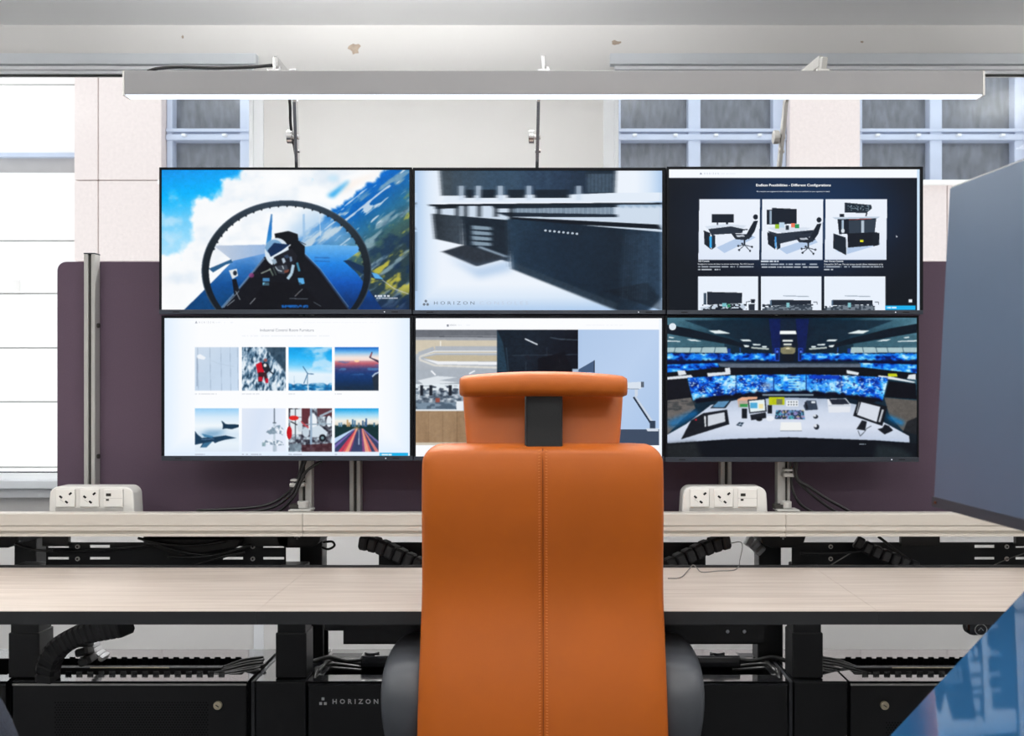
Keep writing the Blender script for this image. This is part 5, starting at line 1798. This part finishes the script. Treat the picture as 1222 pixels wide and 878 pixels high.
def paint_control_room():
    p = Paint((796.5, 379.0, 1094.5, 545.5), (785, 370, 3.76))
    X, Y = p.X, p.Y
    p.c = p.lerp(np.abs(X - 590) / 560 - (Y - 40) / 900, (10, 24, 40), (16, 48, 66), (70, 116, 134))
    st = fbm((np.abs(X - 590)) / 90 + Y / 40, Y / 30, 5)
    p.fill((Y < 165) * sstep(150, 520, np.abs(X - 590)) * .5 * st, (110, 150, 165))
    for s in (-1, 1):
        g = lambda x, y: (590 + s * (590 - x) * -1 if s > 0 else x, y)
        f = lambda pts: [((x if s < 0 else 1180 - x), y) for x, y in pts]
        p.poly(f([(12, 60), (130, 80), (330, 130), (480, 185), (300, 150), (12, 100)]), (10, 22, 34))
        p.poly(f([(120, 45), (420, 45), (560, 180), (480, 190), (300, 110)]), (14, 34, 50), .8)
        p.poly(f([(500, 40), (560, 40), (545, 220), (520, 220)]), (10, 26, 90), .8)
        p.poly(f([(12, 108), (300, 150), (300, 165), (12, 160)]), (60, 100, 116), .8)
        p.poly(f([(12, 168), (310, 166), (315, 192), (12, 188)]), (170, 196, 200))
        for x0 in (80, 150, 200, 260):
            p.line(f([(x0, 166), (x0 - 6, 190)]), 3, (50, 80, 96))
        for pts in ([(228, 91), (280, 90), (330, 104), (258, 105)], [(370, 131), (415, 132), (422, 139), (382, 139)], [(130, 130), (165, 131), (200, 140), (150, 138)], [(12, 134), (100, 138), (102, 142), (12, 140)], [(50, 118), (75, 122), (70, 126), (50, 124)], [(385, 155), (410, 158), (412, 165), (392, 166)], [(425, 150), (465, 153), (460, 158), (430, 157)], [(468, 160), (490, 161), (490, 167), (470, 167)]):
            p.poly(f(pts), (228, 238, 240))
        p.line(f([(420, 168), (500, 174)]), 7, (190, 200, 196))
        p.line(f([(370, 168), (372, 190)]), 3, (40, 90, 200)); p.poly(f([(313, 172), (327, 172), (327, 195), (313, 195)]), (20, 60, 160), .8)
        p.poly(f([(527, 170), (548, 170), (548, 228), (527, 228)]), (40, 80, 200)); p.poly(f([(530, 173), (545, 173), (545, 225), (530, 225)]), (10, 24, 80)); p.ell(*f([(537, 186)])[0], 5, 6, (80, 120, 240))
    p.rect(550, 40, 622, 230, (8, 22, 40), .7); p.rect(552, 40, 622, 90, (16, 34, 56), .8)
    p.poly([(550, 92), (620, 92), (624, 107), (548, 107)], (246, 250, 250)); p.poly([(562, 133), (606, 133), (608, 141), (560, 141)], (236, 240, 236)); p.rect(566, 150, 602, 157, (220, 224, 214))
    p.ell(585, 182, 34, 20, (128, 124, 96)); p.rect(552, 168, 620, 176, (150, 146, 110), .7); p.rect(560, 196, 612, 230, (14, 20, 30)); p.ell(585, 172, 10, 3, (245, 235, 200))
    glow = lambda sx, sy, sd: p.lerp(fbm(X / sx, Y / sy, sd, 4) * 1.9 - .5, (0, 22, 96), (0, 80, 214), (20, 132, 240), (90, 196, 252), (200, 238, 255))
    # rear rows of screens
    for a, b, c_, d_ in ((42, 192, 528, 232), (645, 192, 1164, 232)):
        m = p.rm(a, b, c_, d_)
        p.fill(m, glow(26, 14, 7)); p.fill(m * sstep(222, 232, Y + 8 * vnoise(X / 12, Y * 0, 3)), (4, 10, 40), .9); p.fill(m * (Y < 197) * (vnoise(X / 9, Y, 5) > .5), (4, 14, 60))
    p.fill(p.pm([(42, 240), (270, 232), (275, 258), (42, 280)]), glow(24, 16, 17)); p.fill(p.pm([(905, 232), (1164, 240), (1164, 282), (910, 258)]), glow(24, 16, 27))
    p.poly([(42, 232), (280, 226), (280, 236), (42, 244)], (4, 12, 50)); p.poly([(900, 226), (1164, 232), (1164, 244), (900, 236)], (4, 12, 50))
    p.rect(240, 256, 930, 300, (6, 10, 18)); p.poly([(42, 280), (280, 258), (400, 262), (400, 300), (42, 310)], (10, 14, 22)); p.poly([(760, 262), (920, 256), (1164, 284), (1164, 310), (820, 300)], (10, 14, 22))
    p.poly([(268, 236), (912, 238), (912, 256), (330, 258), (280, 252)], (92, 104, 120)); p.poly([(268, 236), (912, 238), (912, 243), (270, 241)], (60, 72, 90))
    for pts in ([(42, 300), (150, 290), (160, 302), (42, 318)], [(222, 282), (326, 276), (328, 288), (226, 298)], [(848, 268), (905, 280), (900, 292), (850, 284)], [(992, 292), (1060, 300), (1160, 322), (1150, 326), (992, 302)], [(88, 270), (122, 270), (130, 288), (94, 294)], [(302, 260), (324, 258), (328, 278), (304, 280)], [(1128, 290), (1160, 286), (1160, 312), (1120, 308)]):
        p.poly(pts, (222, 228, 234))
    p.poly([(1034, 284), (1074, 284), (1078, 298), (1036, 298)], (200, 206, 30))
    # great curved wall of screens
    top = 300 + ((X - 590) / 440) ** 2 * 14 - 12
    bot = 375 + ((X - 590) / 440) ** 2 * 42
    wl = ((X > 135 + (Y - 310) * .25) & (X < 1035 - (Y - 310) * .25) & (Y > top) & (Y < bot)).astype(float)
    p.fill(wl, glow(34, 24, 37))
    for xs_ in (350, 520, 665, 825):
        p.fill(p.blur(p.em(xs_ - 22, 338, 30, 16), 10) * wl, (200, 240, 255), .8)
        p.fill(p.rm(xs_, 290, xs_ + 4, 385) * wl, (6, 40, 120))
    p.fill(wl * (vnoise(X / 7, Y / 4.5, 41) > .72) * (np.abs(X - 590) > 90), (215, 240, 255), .75); p.fill(wl * (vnoise(X / 9, Y / 5, 51) > .78), (0, 30, 130), .8)
    p.fill(wl * p.rm(680, 292, 815, 308), (10, 60, 190)); p.fill(wl * p.rm(670, 310, 815, 365) * (vnoise(X / 5, Y * 0, 3) > .6), (60, 150, 250), .6)
    for k in range(6):
        p.fill(wl * p.rm(586, 296 + k * 12, 640, 300 + k * 12), (190, 238, 240), .8)
    for k in range(4):
        p.line([(190 + k * 12, 330), (235 + k * 12, 380)], 4, (0, 40, 150), .7) if k % 2 else None
    p.fill(wl * sstep(-14, -2, Y - bot + 10 * vnoise(X / 16, Y * 0, 9)), (4, 8, 30))
    p.poly([(160, 420), (250, 385), (330, 385), (590, 372), (860, 385), (1000, 400), (960, 420), (850, 392), (590, 384), (330, 396)], (8, 12, 22)); p.rect(470, 376, 700, 384, (120, 136, 150))
    # side floors and chairs
    p.poly([(42, 312), (130, 305), (160, 420), (42, 470)], (16, 18, 26)); p.poly([(42, 405), (150, 392), (170, 440), (100, 500), (42, 560)], (104, 100, 98)); p.fill(p.rm(42, 395, 170, 560) * sstep(.5, .7, fbm(X / 40, Y / 12, 8)), (50, 56, 60), .7)
    p.fill(p.blur(p.pm([(42, 500), (170, 450), (190, 465), (60, 530)]), 8), (20, 110, 180), .8)
    p.poly([(1040, 318), (1160, 330), (1164, 400), (1020, 390)], (10, 12, 20)); p.poly([(1018, 392), (1164, 405), (1164, 560), (1100, 540), (1040, 470)], (92, 88, 84)); p.fill(p.blur(p.pm([(1030, 468), (1108, 500), (1100, 520), (1040, 490)]), 6), (20, 120, 190), .9); p.poly([(1120, 500), (1164, 480), (1164, 660), (1060, 660)], (18, 22, 28), .8)
    # white desk
    p.poly([(42, 560), (130, 510), (240, 425), (360, 402), (590, 392), (770, 398), (900, 425), (1010, 500), (1130, 565), (1132, 594), (980, 584), (590, 572), (330, 578), (42, 598)], p.lerp((Y - 395) / 190, (170, 184, 206), (206, 216, 234), (214, 222, 238), (190, 202, 222)))
    p.poly([(42, 598), (330, 578), (590, 570), (980, 584), (1164, 600), (1164, 668), (42, 668)], (10, 14, 22)); p.fill(p.blur(p.pm([(42, 600), (170, 590), (200, 660), (42, 668)]), 6), (34, 38, 40), .8); p.fill(p.blur(p.pm([(985, 600), (1100, 620), (1164, 668), (970, 668)]), 8), (34, 44, 48), .8)
    # things on it
    p.poly([(105, 580), (150, 495), (205, 462), (312, 446), (322, 512)], (22, 26, 34)); p.poly([(225, 472), (300, 458), (304, 500), (225, 522)], (206, 212, 222)); p.poly([(208, 476), (216, 474), (218, 522), (212, 524)], (220, 224, 230)); p.ell(172, 492, 5, 4, (200, 30, 50))
    p.poly([(236, 440), (270, 405), (334, 402), (305, 440)], (26, 36, 48)); p.poly([(245, 435), (272, 410), (322, 407), (298, 436)], (90, 140, 180))
    p.poly([(358, 400), (380, 390), (448, 388), (446, 412), (362, 425)], (226, 170, 140)); p.rect(362, 405, 404, 436, (190, 170, 160)); p.rect(370, 420, 405, 434, (60, 150, 80))
    p.poly([(404, 402), (484, 396), (490, 455), (412, 464)], (30, 34, 44)); p.poly([(410, 407), (480, 401), (484, 450), (416, 458)], (226, 238, 240)); p.rect(416, 415, 448, 440, (80, 170, 215)); p.rect(455, 420, 474, 442, (240, 220, 150), .8)
    p.rect(378, 442, 402, 486, (22, 26, 34)); p.rect(494, 426, 514, 464, (22, 26, 34)); p.poly([(416, 470), (486, 458), (488, 484), (420, 494)], (26, 30, 38)); p.ell(456, 490, 14, 8, (18, 22, 28)); p.ell(505, 486, 18, 12, (238, 242, 248), .7)
    p.rect(500, 390, 570, 425, (186, 196, 20)); p.rect(534, 398, 560, 424, (120, 124, 90)); p.rect(577, 404, 632, 432, (236, 240, 244))
    for k in range(4):
        p.ell(588 + k * 12, 412, 3, 3, (50, 60, 70)); p.ell(588 + k * 12, 424, 3, 3, (50, 60, 70))
    p.poly([(668, 405), (712, 406), (720, 446), (664, 450), (655, 430)], (52, 64, 82)); p.rect(690, 408, 708, 418, (220, 228, 236)); p.line([(664, 412), (672, 444)], 9, (24, 30, 40))
    kb = p.pm([(532, 448), (656, 448), (662, 490), (526, 488)])
    p.fill(kb, (40, 58, 80)); p.fill(kb * (vnoise(X / 6, Y / 6, 6) > .45), p.lerp(vnoise(X / 30, Y / 9, 9), (60, 170, 160), (90, 150, 190), (150, 130, 190), (215, 215, 60)))
    p.poly([(554, 502), (644, 502), (648, 540), (550, 540)], (238, 240, 240)); p.line([(550, 542), (648, 542)], 3, (110, 120, 134))
    p.ell(710, 478, 11, 9, (34, 40, 50)); p.ell(706, 474, 7, 5, (214, 220, 228)); p.ell(714, 524, 12, 12, (28, 34, 44)); p.ell(709, 519, 7, 7, (222, 226, 234))
    p.poly([(352, 516), (366, 503), (388, 504), (376, 522)], (24, 40, 58)); p.line([(360, 512), (380, 514)], 3, (190, 205, 220)); p.line([(374, 506), (366, 518)], 3, (190, 205, 220))
    p.poly([(762, 398), (846, 396), (868, 424), (864, 458), (768, 460)], (226, 230, 238)); p.poly([(770, 400), (842, 398), (862, 422), (784, 424)], (34, 40, 54)); p.rect(768, 426, 866, 430, (180, 190, 204), .8)
    p.poly([(902, 398), (1032, 432), (1010, 520), (878, 474)], (16, 20, 28)); p.poly([(914, 412), (1000, 434), (984, 502), (896, 470)], (214, 220, 232)); p.line([(1012, 446), (996, 502)], 9, (220, 224, 232), .85); p.line([(906, 412), (894, 462)], 4, (200, 206, 214), .8)
    p.poly([(918, 494), (940, 500), (932, 540), (893, 534)], (24, 28, 36)); p.line([(900, 540), (910, 566), (930, 545), (940, 530), (960, 520)], 2.5, (40, 48, 58)); p.poly([(988, 534), (1010, 528), (1020, 512), (1040, 520), (1058, 540), (1020, 558)], (20, 24, 32))
    p.grain(p.rm(0, 0, 1300, 800), .16)
    p.ell(67, 74, 16, 16, (222, 232, 240))
    p.dashes(905, 935, 598, 6, (130, 140, 150), .8, 5)
    return p


def lit_monitor(outer, Y, paint, label, tilt=0.0, led=None):
    l_, t_, r_, b_ = outer
    c0 = at((l_ + r_) / 2, (t_ + b_) / 2, Y)
    k = Y / F
    Wm, Hm = (r_ - l_) * k, (b_ - t_) * k
    r = thing('monitor', label, 'monitor', tuple(c0), group='six screens of the video wall')
    r.rotation_euler = (tilt, 0, 0)
    LOCAL.add(r.name)
    x0, y0, x1, y1 = paint.disp
    cx_, cy_ = (l_ + r_) / 2, (t_ + b_) / 2
    sx0, sx1, sz0, sz1 = (x0 - cx_) * k, (x1 - cx_) * k, (cy_ - y1) * k, (cy_ - y0) * k
    MB().box(-Wm / 2, Wm / 2, .004, .028, -Hm / 2, Hm / 2).build('case', 'bezel', r, bevel=.0015)
    MB().box(-Wm * .28, Wm * .28, .028, .05, -Hm * .3, Hm * .3).build('rear_housing', 'bezel', r, bevel=.004)
    b = MB()
    b.box(-Wm / 2, sx0, 0, .005, sz0, Hm / 2)
    b.box(sx1, Wm / 2, 0, .005, sz0, Hm / 2)
    b.box(sx0, sx1, 0, .005, sz1, Hm / 2)
    b.build('bezel', 'bezel', r)
    MB().box(-Wm / 2, Wm / 2, -.001, .005, -Hm / 2, sz0).build('chin', 'chin', r, bevel=.0008)
    zc_ = (-Hm / 2 + sz0) / 2
    MB().box(Wm * .39, Wm * .394, -.0016, .0, zc_ - .0012, zc_ + .0012).build('power_light', 'led_white', r)
    MB().box(Wm * .42, Wm * .445, -.0014, .0, zc_ - .001, zc_ + .001).build('button', 'hole', r)
    MB().box(-Wm * .445, -Wm * .42, -.0014, .0, zc_ - .001, zc_ + .001).build('vent', 'hole', r)
    # picture
    me = bpy.data.meshes.new('screen')
    xs = np.linspace(sx0, sx1, NX + 1)
    zs = np.linspace(sz1, sz0, NY + 1)
    XX, ZZ = np.meshgrid(xs, zs)
    co = np.stack([XX, np.full_like(XX, .003), ZZ], -1).reshape(-1, 3)
    i, j = np.meshgrid(np.arange(NX), np.arange(NY))
    a = (j * (NX + 1) + i).ravel()
    quad = np.stack([a + NX + 1, a + NX + 2, a + 1, a], -1)
    me.vertices.add(len(co))
    me.vertices.foreach_set('co', co.ravel().astype(np.float32))
    nq = len(quad)
    me.loops.add(nq * 4)
    me.loops.foreach_set('vertex_index', quad.ravel().astype(np.int32))
    me.polygons.add(nq)
    me.polygons.foreach_set('loop_start', (np.arange(nq) * 4).astype(np.int32))
    me.update(calc_edges=True)
    colr = paint.colors().reshape(-1, 4).astype(np.float32)
    at_ = me.attributes.new('picture', 'FLOAT_COLOR', 'CORNER')
    at_.data.foreach_set('color', np.repeat(colr, 4, axis=0).ravel())
    me.materials.append(MATS['lit_screen'])
    scr = link('screen', me, r)
    # lettering shown on the screen
    ox, oy, kk = paint.omap
    groups = {}
    for body, a0, a1, yb, col, h, bold, sp in paint.texts:
        px0, px1, py = ox + a0 / kk, ox + a1 / kk, oy + yb / kk
        lx = (px0 - cx_) * k
        vs, fs = text_mesh(body, (px1 - px0) * k, None if h is None else h / kk * k, bold, sp)
        lz = (cy_ - py) * k
        groups.setdefault(col, MB()).add([(v[0] + lx, .0027, v[2] + lz) for v in vs], fs)
    for col, m in groups.items():
        nm = 'screen_type_%d_%d_%d' % col
        if nm not in MATS:
            emat(nm, col, 1.0, sample=False)
        LOCAL.add(scr.name)
        m.build('lettering', nm, scr, fix=False)
    return r


YS = 2.335
lit_monitor((190, 199.6, 491.4, 374.8), YS, paint_jet(), 'upper left screen showing a pilot in a jet cockpit')
lit_monitor((492.6, 200, 794.6, 374.8), YS, paint_console(), 'upper middle screen showing a blurred black console')
lit_monitor((796, 198.8, 1101.6, 375), YS - .012, paint_site(), 'upper right screen with dark web page of desk pictures')
lit_monitor((192.6, 376.2, 492.8, 549.6), YS, paint_gallery(), 'lower left screen with white page of eight photographs')
lit_monitor((493.6, 376.4, 792.6, 549.6), YS, paint_office(), 'lower middle screen showing an office, behind the headrest')
lit_monitor((793.6, 376.4, 1096.6, 551), YS, paint_control_room(), 'lower right screen showing a blue control room')
